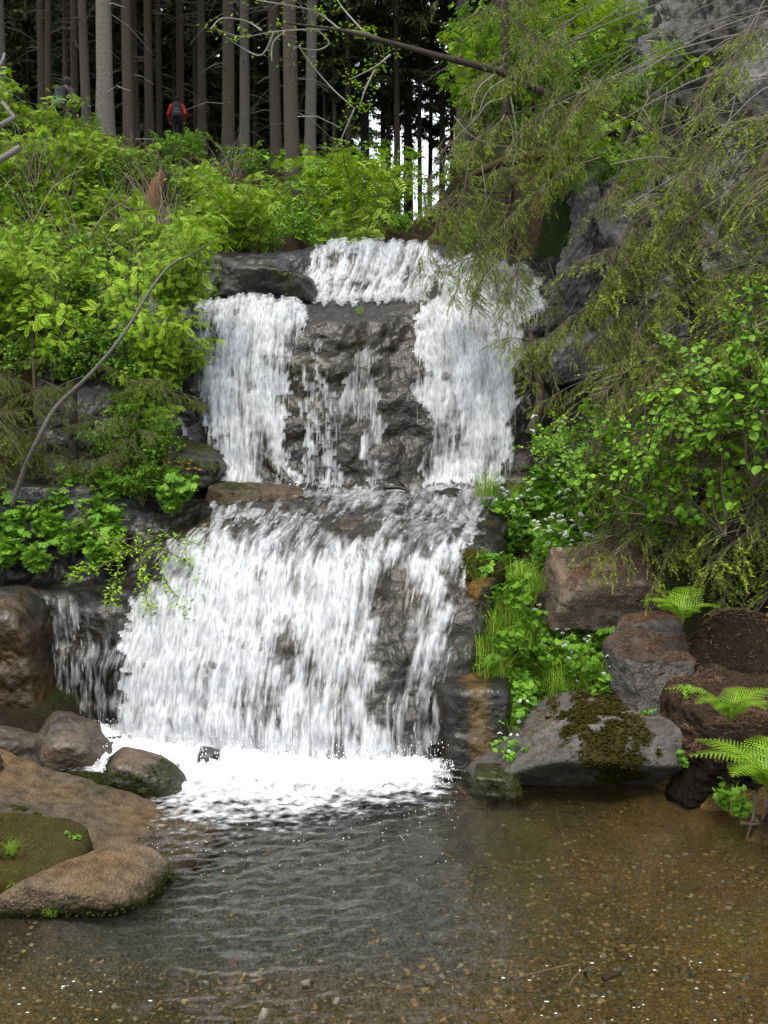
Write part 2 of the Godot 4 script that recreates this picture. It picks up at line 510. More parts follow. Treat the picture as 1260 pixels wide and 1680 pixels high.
# how thick the water runs where it is seen at a photo pixel: streams given as outlines and gaps where rock parts it
var streams := [
	{"called": "lower_waterfall", "density": 0.92, "label": "broad white lower waterfall fanning down into the pool", "poly": [345, 855, 480, 850, 600, 850, 700, 852, 785, 855, 770, 905, 748, 1000, 728, 1100, 712, 1262, 600, 1262, 400, 1255, 182, 1225, 200, 1100, 222, 1000, 285, 900],
		"gaps": [[463, 1062, 24, 44, 0.75], [656, 985, 44, 70, 1.0], [634, 1080, 24, 90, 0.9], [428, 1160, 34, 55, 0.5], [500, 1120, 30, 40, 0.3], [665, 1150, 50, 110, 0.55], [742, 1000, 18, 90, 0.75], [700, 1210, 30, 60, 0.45], [560, 1180, 22, 60, 0.3], [690, 900, 40, 22, 0.5], [400, 870, 50, 20, 0.45], [570, 872, 40, 24, 0.95], [300, 950, 22, 40, 0.35], [480, 960, 50, 22, 0.3], [345, 1130, 22, 60, 0.25], [720, 1110, 14, 60, 0.6], [700, 1010, 22, 36, 0.4], [560, 1140, 90, 90, 0.25], [600, 1020, 30, 60, 0.25], [500, 900, 70, 30, 0.3], [640, 880, 60, 20, 0.35]]},
	{"called": "side_trickle", "density": 0.24, "label": "thin curtain of falling drips over the low dark shelf", "poly": [62, 990, 205, 990, 205, 1110, 190, 1205, 75, 1195], "gaps": [[165, 1020, 25, 30, 0.6]]},
	{"called": "ledge_stream", "density": 0.5, "label": "shallow stream sliding across the middle rock ledge", "poly": [342, 826, 500, 805, 700, 798, 800, 795, 790, 862, 600, 862, 345, 866], "gaps": [[410, 812, 75, 18, 1.0], [580, 868, 40, 26, 1.0], [500, 830, 60, 14, 0.6], [640, 840, 60, 10, 0.5]]},
	{"called": "upper_waterfall", "density": 0.86, "label": "white upper waterfall beside the mossy overhanging boulder", "poly": [328, 498, 400, 488, 492, 494, 494, 545, 474, 630, 455, 720, 500, 800, 352, 798, 338, 700, 324, 600], "gaps": [[340, 620, 16, 90, 0.55], [350, 540, 18, 40, 0.4], [445, 790, 30, 40, 0.8], [425, 740, 18, 40, 0.5], [480, 560, 14, 50, 0.5], [400, 640, 14, 60, 0.3]]},
	{"called": "thin_trickle", "density": 0.5, "label": "thin braided trickles running down the bare central rock", "poly": [490, 575, 508, 575, 520, 700, 520, 800, 500, 800, 498, 700], "gaps": []},
	{"called": "thin_trickle", "density": 0.5, "label": "thin braided trickles running down the bare central rock", "poly": [520, 560, 530, 560, 545, 700, 560, 800, 535, 800, 525, 690], "gaps": []},
	{"called": "thin_trickle", "density": 0.5, "label": "thin braided trickles running down the bare central rock", "poly": [596, 575, 612, 575, 624, 720, 620, 800, 596, 800, 600, 690, 545, 690, 535, 800, 520, 800, 545, 650, 590, 610], "gaps": [[575, 700, 12, 30, 0.7]]},
	{"called": "upper_waterfall", "density": 0.88, "label": "white upper waterfall beside the hanging spruce boughs and cliff", "poly": [712, 425, 790, 425, 868, 435, 882, 500, 842, 595, 846, 690, 812, 800, 690, 803, 702, 720, 672, 620, 676, 545, 716, 495], "gaps": [[706, 730, 24, 60, 0.55], [680, 650, 16, 60, 0.4], [745, 700, 14, 60, 0.35], [730, 600, 30, 20, 0.25], [830, 470, 30, 40, 0.3]]},
	{"called": "top_waterfall", "density": 0.72, "label": "short white top waterfall under the spruce forest", "poly": [512, 408, 560, 396, 680, 400, 712, 425, 700, 498, 520, 500, 500, 450], "gaps": [[590, 460, 16, 26, 0.4], [660, 460, 14, 26, 0.3], [540, 430, 14, 20, 0.3], [515, 480, 12, 20, 0.4]]},
	{"called": "side_trickle", "density": 0.55, "label": "small white rivulet behind the dark angular rock", "poly": [255, 630, 268, 630, 310, 715, 318, 735, 290, 700], "gaps": []},
]

func stream_density(s: Dictionary, px: Vector2) -> float:
	px += Vector2((noise_b.get_noise_2d(px.x * 2.0, px.y * 5.0) * 16.0 + noise_a.get_noise_2d(px.x * 0.5 + 30.0, px.y * 1.6) * 26.0), noise_a.get_noise_2d(px.x * 6.0, px.y * 2.0) * 12.0)
	if not in_polygon(px, s.outline): return 0.0
	var k: float = s.density
	for g in s.gaps:
		var e := Vector2((px.x - g[0]) / g[2], (px.y - g[1]) / g[3]).length_squared()
		k *= maxf(0.0, 1.0 - minf(1.0, g[4] * 1.3) * exp(-e * e))
	if s.called == "lower_waterfall": k *= lerpf(0.33, 1.0, smoothstep(838.0, 945.0, px.y))
	return k

func build_falls() -> void:
	var rows := casc.size()
	var cols: int = casc[0].size()
	var flow_len := []      # metres of run along each column of the rock grid
	for k in rows:
		var row := PackedFloat32Array()
		for c in cols: row.push_back(0.0 if k == 0 else flow_len[k - 1][c] + (casc[k][c] - casc[k - 1][c]).length())
		flow_len.push_back(row)
	for s in streams:
		var poly := PackedVector2Array()
		for k in range(0, s.poly.size(), 2): poly.push_back(Vector2(s.poly[k], s.poly[k + 1]))
		s["outline"] = poly
		# the part of the rock grid beneath this stream
		var cells := PackedInt32Array()
		var film := Shape.new()
		var veil2 := Shape.new()
		var index := {}
		var area := 0.0
		for k in range(1, rows - 2 * PER_V):
			for c in cols - 1:
				var p: Vector3 = casc[k][c]
				if p.y < -0.05: continue
				var px := pixel_of(p)
				var dens := stream_density(s, px)
				if dens <= 0.02: continue
				cells.push_back(k * cols + c)
				area += (casc[k + 1][c] - p).length() * (casc[k][c + 1] - p).length()
				# the film that clings to the rock
				var ids := PackedInt32Array()
				for q in [[k, c], [k + 1, c], [k + 1, c + 1], [k, c + 1]]:
					var key: int = q[0] * cols + q[1]
					if not index.has(key):
						index[key] = film.v.size()
						var w: Vector3 = casc[q[0]][q[1]]
						var run: float = flow_len[q[0]][q[1]]
						var skew := maxf(0.0, q[0] - 5.0 * PER_V) * 0.3 if q[0] < 8 * PER_V else 0.0
						var streak := noise_b.get_noise_2d((q[1] - skew) * 34.0 + 3.0 * sin(q[0] * 0.15), q[0] * 4.0) * 0.6 + noise_a.get_noise_2d((q[1] - skew) * 14.0, q[0] * 6.0) * 0.5
						var d2 := stream_density(s, pixel_of(w))
						film.v.push_back(w + casc_n[q[0]][q[1]] * (0.014 + 0.02 * streak))
						film.uv.push_back(Vector2(w.x * 1.1 - skew * 0.02, run * 0.27))
						film.c.push_back(Color(0.62, 0.63, 0.66, clampf(pow(d2, 1.3) * 1.55 - 0.12 + streak * 1.2, 0.0, 1.0) * smoothstep(0.02, 0.30, d2)))
						veil2.v.push_back(w + casc_n[q[0]][q[1]] * (0.040 + 0.03 * streak) + Vector3(0, 0.01, 0))
						veil2.uv.push_back(Vector2(w.x * 1.7 - skew * 0.03 + 0.37, run * 0.40 + 0.21))
						veil2.c.push_back(Color(0.70, 0.71, 0.73, clampf(pow(d2, 1.6) * 1.2 - 0.35 + streak * 1.5, 0.0, 0.95) * smoothstep(0.05, 0.35, d2)))
					ids.push_back(index[key])
				film.i.append_array(PackedInt32Array([ids[0], ids[1], ids[2], ids[0], ids[2], ids[3]]))
		if cells.is_empty(): continue
		film.smooth()
		var o := structure(s.called, s.label, "waterfall" if s.called != "ledge_stream" else "stream")
		part(o, "water_film", film.mesh(), mat.water_veil)
		veil2.i = film.i
		veil2.smooth()
		if s.called != "ledge_stream" and s.called != "side_trickle": part(o, "water_veil", veil2.mesh(), mat.water_veil)
		# the falling strands
		var strands := Shape.new()
		var wanted := int(area * (1450.0 if s.called != "ledge_stream" else 1500.0))
		var flat: bool = s.called == "ledge_stream"
		var trickle: bool = s.called == "side_trickle"
		for m in wanted * 2:
			var soft := m >= wanted      # broad faint sheets between the bright streaks
			var cell := cells[rng.randi() % cells.size()]
			var u := cell % cols + rng.randf()
			var v := cell / cols + rng.randf()
			var p0 := casc_at(u, v)
			var dens := stream_density(s, pixel_of(p0))
			var clump := noise_b.get_noise_2d(u * 45.0, v * 7.0) + 0.5 * noise_a.get_noise_2d(u * 90.0 + 40.0, v * 30.0)
			if rng.randf() > (dens * smoothstep(0.03, 0.3, dens) * (0.62 + 1.5 * clump) if not soft else dens * dens * 0.3): continue
			var length := r(0.03, 0.06) + 0.22 * pow(rng.randf(), 2.0)
			if flat: length = r(0.04, 0.14)
			if trickle: length = r(0.03, 0.12)
			var width := 0.003 + 0.011 * pow(rng.randf(), 2.0)
			if soft and not trickle: width = r(0.010, 0.024)
			var out_by := 0.014 + 0.06 * pow(rng.randf(), 2.0)
			if flat: out_by = 0.006 + 0.012 * rng.randf()
			var pts := []
			var vv := v
			var nn: Vector3 = casc_n[clampi(int(v), 0, rows - 1)][clampi(int(u), 0, cols - 1)]
			var lean := 0.0
			if v > 5.0 * PER_V and v < 8.0 * PER_V: lean = -0.3
			var du := r(-0.25, 0.25)
			var v_from := v
			for q in 4:
				var uu := u + du * q + lean * (v_from - vv)
				var p := casc_at(uu, vv)
				pts.push_back(p + nn * out_by)
				var next := casc_at(uu + lean, maxf(vv - 1.0, 0.0))
				vv = maxf(vv - (length / 3.0) / maxf((next - p).length(), 0.004), 1.0)
			var run: Vector3 = pts[3] - pts[0]
			var face := nn.rotated(run.normalized() if run.length() > 0.001 else Vector3.UP, r(-0.6, 0.6))
			var alpha := r(0.12, 0.42) if soft else r(0.15, 0.6)
			var base := strands.v.size()
			var tone := r(0.50, 0.82)
			for q in 4:
				var dir: Vector3 = (pts[mini(q + 1, 3)] - pts[maxi(q - 1, 0)]).normalized()
				var side: Vector3 = dir.cross(face).normalized() * width * [0.5, 1.0, 1.0, 0.5][q]
				var al: float = alpha * [0.0, 0.9, 1.0, 0.0][q]
				for e in 3:
					strands.v.push_back(pts[q] + side * (e - 1.0))
					strands.c.push_back(Color(tone, tone, tone, al if e == 1 else 0.0))
			for q in 3:
				for e in 2:
					var b := base + q * 3 + e
					strands.i.append_array(PackedInt32Array([b, b + 1, b + 4, b, b + 4, b + 3]))
		if strands.v.size():
			strands.smooth()
			var st := part(o, "water_strands", strands.mesh(), mat.white_water)
			st.set_meta("kind", "stuff")

# ---------------------------------------------------------------- pool
func foam_amount(px: Vector2) -> float:
	# thick under the lower fall, thinning with distance from its foot
	var near := 0.0
	var foot := lerpf(1215.0, 1255.0, clampf((px.x - 185.0) / 300.0, 0, 1))
	var reach := lerpf(75.0, 38.0, clampf((px.x - 350.0) / 300.0, 0, 1))
	var inside := smoothstep(85.0, 170.0, px.x) * smoothstep(770.0, 690.0, px.x)
	if px.x < 300.0: reach = lerpf(38.0, 75.0, clampf((px.x - 100.0) / 220.0, 0, 1))
	near = inside * (1.0 - smoothstep(0.25, 2.5, (px.y - foot) / reach))
	return near

func build_pool() -> void:
	var o := structure("pool_water", "clear brown rippled pool below the waterfall", "water")
	var s := Shape.new()
	var x0 := -3.6
	var z0 := -2.2
	var step := 0.022
	var nx := 340
	var nz := 285
	var heights := PackedFloat32Array()
	for k in nz:
		var z := z0 - k * step
		for c in nx:
			var x := x0 + c * step
			var px := pixel_of(Vector3(x, 0, z))
			var turb := clampf((px.x - 60.0) / 250.0, 0.0, 1.0) * clampf((900.0 - px.x) / 260.0, 0.0, 1.0)
			var calm := smoothstep(720.0, 860.0, px.x) * smoothstep(1640.0, 1500.0, px.y)
			var rough := (0.65 + 1.5 * turb) * (1.0 - 0.72 * calm) + 1.5 * smoothstep(1540.0, 1660.0, px.y) * smoothstep(-0.25, 0.25, noise_a.get_noise_2d(x * 90.0, z * 90.0))
			var bend := 0.10 * noise_a.get_noise_2d(x * 60.0, z * 60.0)
			var h := 0.0050 * noise_a.get_noise_2d(x * 330.0 + z * 120.0, (z + bend) * 800.0) + 0.0036 * noise_a.get_noise_2d(x * 620.0 - z * 420.0 + 90.0, z * 640.0 + x * 200.0) + 0.0030 * noise_b.get_noise_2d(x * 900.0 - z * 200.0, (z + bend) * 1700.0)
			h *= rough
			h += 0.03 * foam_amount(px) * noise_b.get_noise_2d(x * 1100.0, z * 1100.0)
			s.v.push_back(Vector3(x, h, z))
			heights.push_back(h)
	for k in nz - 1:
		for c in nx - 1:
			var a := k * nx + c
			s.i.append_array(PackedInt32Array([a, a + nx, a + nx + 1, a, a + nx + 1, a + 1]))
	s.smooth()
	part(o, "water_surface", s.mesh(), mat.pool_water)
	# foam: churned white water below the fall, torn into rags at its edge
	var f := Shape.new()
	var ids := {}
	var fx := 0.014
	for k in 200:
		for c in 330:
			var p := Vector3(-2.75 + c * fx, 0, -5.6 - k * fx)
			var px := pixel_of(p)
			if px.y > 1440.0 or px.x < 80.0 or px.x > 790.0: continue
			var m := foam_amount(px)
			if m <= 0.01: continue
			var rag := noise_b.get_noise_2d(p.x * 1300.0, p.z * 2100.0) * 0.6 + noise_a.get_noise_2d(p.x * 420.0, p.z * 800.0) * 0.75
			var a := clampf((m * 1.5 - 0.45 + rag * 0.95) * 0.95, 0.0, 0.95)
			if m > 0.93: a = 1.0
			var lift := 0.010 + 0.10 * pow(m, 3.0) * (0.4 + 0.8 * noise_b.get_noise_2d(p.x * 700.0, p.z * 700.0)) + 0.02 * a * noise_b.get_noise_2d(p.x * 2400.0, p.z * 2400.0)
			ids[k * 1000 + c] = f.v.size()
			f.v.push_back(p + Vector3(0, lift, 0))
			f.c.push_back(Color(0.64, 0.65, 0.67, a))
	for key in ids:
		if ids.has(key + 1) and ids.has(key + 1000) and ids.has(key + 1001):
			if f.c[ids[key]].a + f.c[ids[key + 1]].a + f.c[ids[key + 1000]].a + f.c[ids[key + 1001]].a > 0.01:
				f.i.append_array(PackedInt32Array([ids[key], ids[key + 1000], ids[key + 1001], ids[key], ids[key + 1001], ids[key + 1]]))
	f.smooth()
	var fo := part(o, "foam", f.mesh(), mat.foam)
	fo.set_meta("kind", "stuff")
	# bubbles, drops and painted glints on the surface
	var ball := SphereMesh.new()
	ball.radius = 1.0
	ball.height = 2.0
	ball.radial_segments = 6
	ball.rings = 3
	var places := []
	for k in 2400:
		var px := Vector2(r(120, 770), r(1240, 1560))
		var chance := pow(smoothstep(1570.0, 1270.0, px.y), 2.2) * 0.8
		if rng.randf() > chance * (0.6 + noise_b.get_noise_2d(px.x * 4.0, px.y * 8.0)): continue
		var p := on_level(px.x, px.y, 0.004)
		var q := r(0.001, 0.0034)
		places.push_back(Transform3D(Basis().scaled(Vector3(q * 1.2, q, q)), p))
	for k in 160:       # white flecks standing for sky sparkle on the riffle
		var px := Vector2(r(0, 260), r(1590, 1680)) if k % 3 == 0 else Vector2(r(820, 1262), r(1560, 1680))
		if noise_b.get_noise_2d(px.x * 3.0, px.y * 9.0) < 0.12: continue
		var q := r(0.0012, 0.0032)
		places.push_back(Transform3D(Basis(Vector3.UP, r(-0.4, 0.4)).scaled(Vector3(q * r(1.5, 4.0), q * 0.6, q)), on_level(px.x, px.y, 0.007)))
	for k in 2600:      # splash thrown up where the water lands
		var x := r(150, 745)
		var foot := lerpf(1212.0, 1254.0, clampf((x - 185.0) / 300.0, 0, 1))
		var p := on_level(x, foot + r(-8, 46), 0.0)
		p.y = 0.02 + 0.16 * pow(rng.randf(), 2.2)
		var q := r(0.0015, 0.0045)
		places.push_back(Transform3D(Basis().scaled(Vector3(q, q * 1.5, q)), p))
	var drop_glint_mat := surface("drop_and_glint", 0.4)
	drop_glint_mat.albedo_color = Color(0.93, 0.93, 0.94)
	drop_glint_mat.vertex_color_use_as_albedo = false
	scatter(o, "drops_and_glints", ball, drop_glint_mat, places)

# ---------------------------------------------------------------- stones
# a boulder as rounded planes about a centre; planes are [normal x, y, z, distance]
func stone_mesh(planes: Array, sharp: float, rough: float, detail: int, seed_no: float, tint: Callable) -> ArrayMesh:
	var s := Shape.new()
	var axes := [[Vector3.RIGHT, Vector3.UP, Vector3.BACK], [Vector3.LEFT, Vector3.UP, Vector3.FORWARD], [Vector3.UP, Vector3.BACK, Vector3.RIGHT], [Vector3.DOWN, Vector3.FORWARD, Vector3.RIGHT], [Vector3.BACK, Vector3.UP, Vector3.LEFT], [Vector3.FORWARD, Vector3.UP, Vector3.RIGHT]]
	var norm := []
	for q in planes: norm.push_back([Vector3(q[0], q[1], q[2]).normalized(), q[3]])
	for ax in axes:
		var first := s.v.size()
		for a in detail + 1:
			for b in detail + 1:
				var dir: Vector3 = (ax[0] + ax[1] * tan((2.0 * a / detail - 1.0) * PI / 4.0) + ax[2] * tan((2.0 * b / detail - 1.0) * PI / 4.0)).normalized()
				var sum := 0.0
				for q in norm:
					var t: float = dir.dot(q[0]) / q[1]
					if t > 0.0: sum += pow(t, sharp)
				var rad := pow(sum, -1.0 / sharp)
				var p := dir * rad
				var off := rough * noise_a.get_noise_3d(p.x * 140.0 + seed_no * 37.0, p.y * 220.0, p.z * 140.0) + 0.5 * rough * noise_b.get_noise_3d(p.x * 220.0, p.y * 330.0 + seed_no * 11.0, p.z * 220.0) + 0.2 * rough * noise_b.get_noise_3d(p.x * 800.0, p.y * 900.0, p.z * 800.0)
				p += dir * off
				s.v.push_back(p)
				s.c.push_back(tint.call(p, off / maxf(rough, 0.001)))
		for a in detail:
			for b in detail:
				var k := first + a * (detail + 1) + b
				s.i.append_array(PackedInt32Array([k, k + 1, k + detail + 2, k, k + detail + 2, k + detail + 1]))
	s.smooth()
	# the seams between the six sides share their normals
	var shared := {}
	for k in s.v.size():
		var key := (s.v[k] * 2000.0).round()
		if shared.has(key): shared[key] += s.n[k]
		else: shared[key] = s.n[k]
	for k in s.v.size():
		s.n[k] = shared[(s.v[k] * 2000.0).round()].normalized()
	# outward winding
	var centre_side := 0.0
	for k in range(0, s.v.size(), 17): centre_side += s.n[k].dot(s.v[k])
	if centre_side < 0.0:
		for k in s.n.size(): s.n[k] = -s.n[k]
		for t in range(0, s.i.size(), 3):
			var q := s.i[t]
			s.i[t] = s.i[t + 1]
			s.i[t + 1] = q
	return s.mesh()

func block(w: float, h: float, d: float, seed_no: int) -> Array:
	var q := RandomNumberGenerator.new()
	q.seed = seed_no
	var j := func(k: float) -> float: return q.randf_range(-k, k)
	var out := [[1, j.call(0.3), j.call(0.3), w], [-1, j.call(0.3), j.call(0.3), w], [j.call(0.2), 1, j.call(0.2), h], [0, -1, 0, h], [j.call(0.3), j.call(0.3), 1, d], [j.call(0.3), 0, -1, d]]
	for k in 5:
		var n := Vector3(j.call(1.0), absf(j.call(0.9)), q.randf_range(0.0, 1.0)).normalized()
		out.push_back([n.x, n.y, n.z, (absf(n.x) * w + absf(n.y) * h + absf(n.z) * d) * q.randf_range(0.66, 0.82)])
	return out

func rock_tint(base: Color, second: Color, moss: float, seed_no: float) -> Callable:
	return func(p: Vector3, off: float) -> Color:
		var k := noise_a.get_noise_3d(p.x * 90.0 + seed_no * 70.0, p.y * 120.0, p.z * 90.0)
		var f := noise_b.get_noise_3d(p.x * 1500.0, p.y * 1500.0, p.z * 1500.0 + seed_no)
		var c := base.lerp(second, clampf(k * 2.0 + 0.4, 0, 1)) * (1.0 + 0.35 * f)
		var m := noise_a.get_noise_3d(p.x * 110.0 + seed_no * 20.0 + 400.0, p.y * 110.0, p.z * 110.0) + 0.4 * f
		if moss > 0.0: c = c.lerp(Color(0.05, 0.06, 0.010), smoothstep(0.45 - moss, 0.62 - moss, m))
		return c

func stone(called: String, label: String, where: Vector3, planes: Array, material: String, tint: Callable, seed_no: int, sharp := 15.0, rough := 0.035, detail := 26, turn := 0.0) -> Node3D:
	var o := thing(called, label, "rock", where)
	o.rotation.y = turn
	part(o, "stone", stone_mesh(planes, sharp, rough, detail, seed_no, tint), mat[material])
	return o

func build_stones() -> void:
	var grey_rock := Color(0.095, 0.092, 0.088)
	var dark := Color(0.03, 0.029, 0.026)
	var tan := Color(0.19, 0.135, 0.085)
	var rust := Color(0.16, 0.085, 0.03)
	# the mossy boulder over the pool
	var c := at(972, 1240, 7.1)
	var boulder := stone("mossy_boulder", "large grey boulder with a brown moss patch overhanging the pool", c,
		[[-1, 0.1, 0, 0.86], [-0.52, 0.85, 0.1, 0.315], [0.05, 1, 0.05, 0.31], [1, 0.05, 0, 0.68], [0.1, 0.5, 0.86, 0.40], [0.0, -0.75, 0.66, 0.215], [0, -1, 0, 0.40], [0, 0, -1, 0.5], [0.5, 0.75, 0.3, 0.56], [-0.5, 0.1, 0.85, 0.56]],
		"dry_rock", func(p: Vector3, _off: float) -> Color:
			var k := noise_a.get_noise_3d(p.x * 70.0, p.y * 90.0, p.z * 70.0)
			var f := noise_b.get_noise_3d(p.x * 1500.0, p.y * 1500.0, p.z * 1500.0)
			var q := Color(0.135, 0.127, 0.112).lerp(Color(0.21, 0.20, 0.18), clampf(k * 2.0 + 0.3, 0, 1)) * (1.0 + 0.3 * f)
			var patch := 1.0 - Vector2((p.x - 0.06) / 0.26, (p.y - 0.14) / 0.27).length()
			var m := patch * 0.9 + noise_b.get_noise_3d(p.x * 420.0, p.y * 420.0, p.z * 420.0) * 1.0 + f * 0.3
			q = q.lerp(Color(0.045, 0.036, 0.006).lerp(Color(0.075, 0.07, 0.012), clampf(f + 0.4, 0, 1)), smoothstep(0.05, 0.2, m))
			var litter := noise_a.get_noise_3d(p.x * 200.0 + 77.0, p.y * 200.0, p.z * 200.0) + (p.x - 0.35) * 1.2
			if p.y > 0.12: q = q.lerp(Color(0.14, 0.08, 0.055), smoothstep(0.1, 0.5, litter) * 0.5)
			return q, 1, 20.0, 0.04, 60)
	# moss cushions, standing proud of the boulder
	var tuft := SphereMesh.new()
	tuft.radius = 1.0
	tuft.height = 1.4
	tuft.radial_segments = 7
	tuft.rings = 4
	var bm: ArrayMesh = boulder.get_child(0).mesh
	var bv: PackedVector3Array = bm.surface_get_arrays(0)[Mesh.ARRAY_VERTEX]
	var bn: PackedVector3Array = bm.surface_get_arrays(0)[Mesh.ARRAY_NORMAL]
	var spots := []
	var tints := PackedColorArray()
	for pick in 16000:
		var k := rng.randi() % bv.size()
		var p := bv[k].lerp(bv[clampi(k + (rng.randi() % 3) - 1, 0, bv.size() - 1)], rng.randf())
		if bn[k].z < 0.05 and bn[k].y < 0.5: continue
		var patch := 1.0 - Vector2((p.x - 0.06) / 0.26, (p.y - 0.14) / 0.27).length()
		var m := patch * 0.9 + noise_b.get_noise_3d(p.x * 420.0, p.y * 420.0, p.z * 420.0) * 1.0
		if m < 0.12: continue
		for e in 1:
			var q := r(0.004, 0.013)
			spots.push_back(Transform3D(Basis(Vector3.UP, r(0, TAU)).scaled(Vector3(q, q * 0.8, q)), p + Vector3(r(-0.02, 0.02), r(-0.02, 0.02), r(-0.008, 0.002))))
			tints.push_back(Color(0.05, 0.042, 0.006).lerp(Color(0.085, 0.085, 0.012), rng.randf()) * r(0.7, 1.3))
	scatter(boulder, "moss_cushions", tuft, mat.moss, spots, tints)
	stone("mossy_stone", "low dark mossy stone touching the tip of the grey boulder", on_level(815, 1288, 0.02), block(0.16, 0.10, 0.16, 4), "wet_rock", rock_tint(Color(0.04, 0.04, 0.02), Color(0.07, 0.075, 0.012), 0.3, 4), 4)
	stone("flat_stone", "flat tan stone at the foot of the streaked brown rock", on_level(795, 1262, -0.02) + Vector3(0, 0, -0.15), block(0.24, 0.07, 0.2, 5), "dry_rock", rock_tint(tan * 0.9, rust, 0.05, 5), 5)
	stone("streaked_rock", "wet brown rock with an orange streak beside the lower waterfall", at(778, 1185, 7.55), [[1, 0, 0.1, 0.26], [-1, 0, 0.2, 0.27], [0, 1, 0.1, 0.30], [0, -1, 0, 0.45], [0, 0.12, 1, 0.22], [0, 0, -1, 0.4], [-0.6, 0.2, 0.8, 0.26]], "wet_rock",
		func(p: Vector3, off: float) -> Color:
			var f := noise_b.get_noise_3d(p.x * 300.0, p.y * 120.0, p.z * 300.0)
			var k := smoothstep(0.14, 0.03, absf(p.x - 0.03 + 0.05 * f + 0.1 * p.y))
			return Color(0.035, 0.03, 0.024).lerp(Color(0.17, 0.105, 0.035), k * clampf(0.6 + f, 0, 1)) * (1.0 + 0.4 * f), 6, 10.0, 0.03, 30)
	stone("ochre_rock", "upright ochre-stained rock between waterfall and grass bank", at(786, 990, 8.0), [[1, 0.1, 0.3, 0.15], [-1, 0.15, 0.3, 0.12], [0.3, 1, 0.1, 0.24], [0, -1, 0, 0.4], [-0.1, 0.15, 1, 0.17], [0, 0, -1, 0.3], [-0.6, 0.6, 0.5, 0.17], [0.7, -0.1, 0.7, 0.15]], "dry_rock",
		func(p: Vector3, _off: float) -> Color:
			var f := noise_b.get_noise_3d(p.x * 900.0, p.y * 500.0, p.z * 900.0)
			var k := noise_a.get_noise_3d(p.x * 300.0 + 40.0, p.y * 130.0, p.z * 300.0)
			return Color(0.05, 0.045, 0.035).lerp(Color(0.27, 0.155, 0.035), smoothstep(-0.15, 0.3, k + 0.5 * f - p.x * 2.0)) * (1.0 + 0.4 * f), 7, 8.0, 0.07, 36)
	stone("mossy_stone", "round moss-capped stone on top of the ochre rock", at(788, 930, 8.05), [[1, 0.2, 0.1, 0.17], [-1, 0.2, 0.2, 0.13], [0.1, 1, 0.2, 0.09], [0, -1, 0, 0.12], [0, 0.1, 1, 0.15], [0, 0, -1, 0.2]], "moss", rock_tint(Color(0.06, 0.055, 0.02), Color(0.12, 0.10, 0.015), 0.3, 8), 8, 5.0, 0.06)
	# stones of the bank
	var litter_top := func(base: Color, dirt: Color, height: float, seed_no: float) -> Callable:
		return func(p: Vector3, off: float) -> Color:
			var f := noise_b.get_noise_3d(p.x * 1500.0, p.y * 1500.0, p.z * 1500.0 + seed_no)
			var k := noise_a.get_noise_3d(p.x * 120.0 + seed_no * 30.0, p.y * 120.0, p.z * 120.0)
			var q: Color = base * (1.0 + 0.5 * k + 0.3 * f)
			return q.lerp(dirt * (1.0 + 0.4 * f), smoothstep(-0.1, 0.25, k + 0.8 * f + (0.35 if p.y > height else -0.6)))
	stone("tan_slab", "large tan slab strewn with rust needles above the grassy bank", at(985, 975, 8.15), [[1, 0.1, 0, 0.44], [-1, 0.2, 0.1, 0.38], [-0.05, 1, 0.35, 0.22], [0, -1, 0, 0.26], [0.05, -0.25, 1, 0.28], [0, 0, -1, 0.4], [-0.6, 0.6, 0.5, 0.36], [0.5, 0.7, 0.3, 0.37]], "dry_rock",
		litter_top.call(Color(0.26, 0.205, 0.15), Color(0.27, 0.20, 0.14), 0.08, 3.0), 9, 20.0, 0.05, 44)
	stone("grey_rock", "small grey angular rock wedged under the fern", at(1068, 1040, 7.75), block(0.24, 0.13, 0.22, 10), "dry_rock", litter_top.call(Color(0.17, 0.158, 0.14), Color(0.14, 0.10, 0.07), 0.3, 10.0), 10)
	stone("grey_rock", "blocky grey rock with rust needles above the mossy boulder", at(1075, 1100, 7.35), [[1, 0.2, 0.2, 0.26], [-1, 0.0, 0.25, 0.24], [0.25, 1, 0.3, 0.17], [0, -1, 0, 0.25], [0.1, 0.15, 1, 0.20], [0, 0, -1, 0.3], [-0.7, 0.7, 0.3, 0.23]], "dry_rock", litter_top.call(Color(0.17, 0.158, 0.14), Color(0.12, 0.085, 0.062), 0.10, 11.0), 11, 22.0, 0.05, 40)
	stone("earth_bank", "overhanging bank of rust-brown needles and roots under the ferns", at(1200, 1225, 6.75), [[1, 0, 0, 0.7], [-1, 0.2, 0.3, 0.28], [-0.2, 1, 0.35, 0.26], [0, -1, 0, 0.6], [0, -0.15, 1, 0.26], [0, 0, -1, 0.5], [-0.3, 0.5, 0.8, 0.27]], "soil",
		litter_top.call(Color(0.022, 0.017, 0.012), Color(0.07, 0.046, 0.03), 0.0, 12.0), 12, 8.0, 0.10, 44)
	stone("dark_rock", "dark smooth rock at the cliff foot beside the upper waterfall", at(950, 590, 9.9), block(0.36, 0.25, 0.3, 13), "wet_rock", rock_tint(Color(0.05, 0.05, 0.05), Color(0.10, 0.10, 0.10), 0.0, 13), 13)
